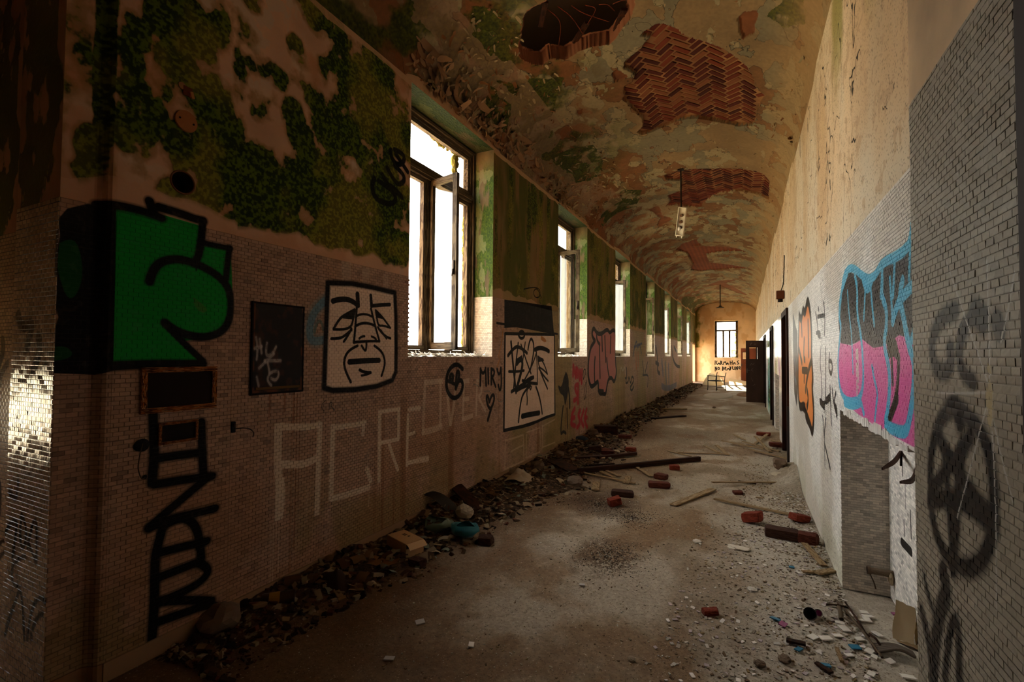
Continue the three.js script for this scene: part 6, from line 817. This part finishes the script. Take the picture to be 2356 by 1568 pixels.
{ const mk = (label, a, b, r, c, band) => { const A = F(a, r + .025), B = F(b, r + .02), g = thing('bottle', label, 'bottle', [0, 0, 0]); const at = (t) => [mix(A[0], B[0], t), mix(A[1], B[1], t), mix(A[2], B[2], t)]; part('body', rod(at(.38), at(1), r, 16), std({ color: c, roughness: .4 }), g); part('neck', rod(at(.12), at(.4), r * .55, 14), std({ color: c, roughness: .4 }), g); part('cap', rod(at(0), at(.13), r * .68, 14), std({ color: 0x20140c }), g); if (band) part('paper_band', rod(at(.52), at(.72), r * 1.03, 18), std({ color: 0x8a6418 }), g); };
  mk('dark bottle with an ochre paper band lying at the wall foot', [[-2.628,-1.809]][0], [[-2.432,-2.02]][0], .035, 0x3a2614, true); mk('brown bottle lying behind the banded one', [[-2.637,-2.026]][0], [[-2.55,-2.158]][0], .04, 0x4a2e18, false); }
solid('cardboard', 'flat torn cardboard piece lying along the rubble edge', 'cardboard', sheet(10, 4, (u, v) => { const a = [[-2.446,-2.517],[-2.201,-2.661]], x = mix(a[0][0], a[1][0], u) , z = mix(a[0][1], a[1][1], u) - .12 * v * (1 - .6 * u); return [x, floorH(x, z) + .03 + .012 * Math.sin(u * 7) + .02 * v, z]; }), std({ color: 0x7a5430, side: THREE.DoubleSide }));
solid('cardboard', 'torn flat card lying before the banded bottle', 'cardboard', sheet(8, 5, (u, v) => { const a = [[-2.357,-1.997],[-2.295,-2.126]], x = mix(a[0][0], a[1][0], u) - .04 * v, z = mix(a[0][1], a[1][1], u) - .16 * v; return [x, floorH(x, z) + .02 + .01 * Math.sin(u * 5 + v * 2), z]; }), std({ color: 0x5a3c24, side: THREE.DoubleSide }));
solid('rag', 'dark brown rag heaped on the rubble below the white letters', 'rag', sheet(16, 12, (u, v) => { const p = [[-2.396,-2.273]][0], x = p[0] + .26 * (u - .5), z = p[1] - .2 * (v - .5), e = Math.sin(Math.PI * u) * Math.sin(Math.PI * v); return [x, floorH(x, z) + .01 + .10 * e * (.4 + fbm(u * 5, v * 5, 3)), z]; }), std({ color: 0x2c1a10, side: THREE.DoubleSide }));
solid('cloth', 'crumpled pale cloth tangle on the rubble near the long beam', 'cloth', sheet(18, 14, (u, v) => { const p = [[-2.381,-5.074]][0], x = p[0] + .34 * (u - .5), z = p[1] + .3 * (v - .5), e = Math.sin(Math.PI * u) * Math.sin(Math.PI * v); return [x, floorH(x, z) + .06 * Math.sin(Math.PI * u) + .13 * e * fbm(u * 7, v * 7, 3) + .02, z]; }), std({ color: 0xa89880, side: THREE.DoubleSide }));
{ // lumps in the bank: individual stones
  const spots = [...[[-2.593,-5.321],[-2.401,-5.658],[-2.437,-6.566],[-2.566,-6.194],[-2.536,-8.499],[-1.729,-5.155]]]; spots.forEach((p, i) => stone(['dark stone half sunk in the rubble bank'][0], p, rr(.06, .11), i % 3 === 0 ? 0 : 1, .65, .03, 'stones half sunk in the rubble bank')); }
solid('blue_tin', 'dull blue dented tin in the rubble below the black figure', 'tin', [lump(.09, 1.3, .7, .9, 21, 2, .25)], std({ color: 0x2a3a48, roughness: .5 }), F([[-2.523,-7.883]][0], .06));
solid('wood_crate', 'broken brown crate corner in the rubble below the red words', 'crate', [box(-.2, .2, 0, .16, -.01, .01), box(-.2, -.18, 0, .16, -.22, 0), box(.18, .2, 0, .2, -.2, 0), box(-.22, .22, .16, .18, -.2, .02)].map((g) => g.rotateY(.4)), doorWood, F([[-2.308,-8.708]][0], .02));

// ---------- far end of the corridor ----------
{ const p = [-1.39, -.4], sh = (m, cx, cz, rx, rz, h, k) => sheet(26, 16, (u, v) => { const a = u * 2 * Math.PI, r = v, x = cx + rx * r * Math.cos(a) * (.85 + .3 * fbm(Math.cos(a) + k, Math.sin(a), 3)), z = cz + rz * r * Math.sin(a) * (.85 + .3 * fbm(Math.cos(a), Math.sin(a) + k, 3)); return [x, floorH(x, z) + h * (1 - r * r) * (.5 + fbm(x * 4, z * 4, 3)) + .035 * sst(1, .93, r), z]; });
  solid('mattress', 'flat grey mattress lying in front of the armchair frame', 'mattress', sh(0, -.92, -19.4, .52, 1.2, .07, 2), std({ color: 0x8c7e6a, side: THREE.DoubleSide })); solid('sack_pile', 'bright pale sacks heaped behind the armchair frame', 'sacks', sh(0, -1.5, -27.2, .55, .9, .55, 5), std({ color: 0xe4cfa4, side: THREE.DoubleSide }));
  const leafP = sheet(2, 8, (u, v) => { const x = mix(-.75, .45, v), z = mix(-26.6, -28.0, u); return [x, floorH(x, z) + .04 + .28 * u * (1 - v * .7) , z]; }); solid('board', 'pale broad board tilted on the floor near the end wall', 'board', leafP, std({ color: 0xe0c090, side: THREE.DoubleSide }));
  solid('straw_heap', 'low heap of brown litter beside the mattress', 'heap', sh(0, .05, -20.4, .32, .8, .1, 9), std({ color: 0x6a4c30, side: THREE.DoubleSide })); plank('plank', 'dark loose plank on the floor past the second window', 'plank', [[-2.0, -11.6], [-1.35, -12.5]], .12, .03, darkPlank); plank('plank', 'grey loose plank farther along the window wall', 'plank', [[-2.1, -13.8], [-1.5, -14.2]], .14, .03, palePlank); stone('small dark lump in the middle of the far floor', [[-0.811,-14.939]][0], .05, 1, .6); }

// ---------- curling paint on the vault and wall ----------
{ const groups = [[], [], []];
  const flake = (s, d, size, k) => { const [x, y] = atArc(s), n = vNormal(s), a = rnd() * 6.28, len = size * rr(.6, 1.6), wd = size * rr(.3, .8), cu = rr(.3, .9); const T = new THREE.Vector3(n[1], -n[0], 0), D = new THREE.Vector3(0, 0, -1), N = new THREE.Vector3(n[0], n[1], 0); const ca = Math.cos(a), sa = Math.sin(a);
    groups[k].push(sheet(3, 1, (u, v) => { const p = (u - .2) * len, q = (v - .5) * wd * (.35 + .65 * Math.sin(Math.PI * (.12 + .8 * u))) + .25 * wd * (vn(d * 90 + v * 3, u * 5) - .5), h = .004 + cu * len * u * u; const c = T.clone().multiplyScalar(p * ca - q * sa).addScaledVector(D, p * sa + q * ca).addScaledVector(N, h); return [x + c.x, y + c.y, -d + c.z]; })); };
  for (let i = 0; i < 700; i++) { const d = rr(3.4, 9), s = Math.pow(rnd(), 1.4) * 1.1 + .03; if (lost(s, -d)) continue; flake(s, d, rr(.015, .06), i % 3 === 0 ? 1 : 0); }
  for (let i = 0; i < 260; i++) { const d = rr(3.2, 7.5), s = rr(.02, .35); flake(s, d, rr(.04, .11), 2); }
  for (let i = 0; i < 420; i++) { const d = rr(3.5, 14), s = rr(.6, ARC - .15); if (lost(s, -d)) continue; flake(s, d, rr(.015, .05), i & 1); }
  ['cream', 'tan', 'pinkish'].forEach((c, k) => part('paint_flakes', groups[k], std({ color: [0x94805e, 0x7a5230, 0x927050][k], side: THREE.DoubleSide }), ceiling, c + ' paint flakes curling off the vault').userData.kind = 'stuff'); }
{ // in the hole: broken lath ends and hanging reed
  const c = [-1.35, -4.25], items = [[[-1.78, 4.72, -4.2], [-1.62, 4.74, -3.95], .05, .03, 'brown lath end, left one in the ceiling hole'], [[-1.55, 4.70, -4.55], [-1.35, 4.72, -4.35], .05, .03, 'brown lath end, middle one in the ceiling hole'], [[-1.12, 4.70, -4.55], [-.98, 4.70, -4.3], .06, .03, 'brown lath end, right one in the ceiling hole']];
  items.forEach(([a, b, w, t, l]) => solid('lath', l, 'lath', bar(a, b, w, t), doorWood)); const gs = []; for (let i = 0; i < 7; i++) { const x = -1.7 + i * .12; gs.push(tube([[x, 4.82, -4.1 - .05 * i], [x + .1, 4.75, -4.25], [x + .16 * (i % 3), 4.68, -4.5 + .06 * i]], .004, 12, 5)); } part('wires', gs, std({ color: 0x6a3018 }), ceiling, 'thin rusty wires crossing the dark hole'); }


renderer.render(scene, camera);
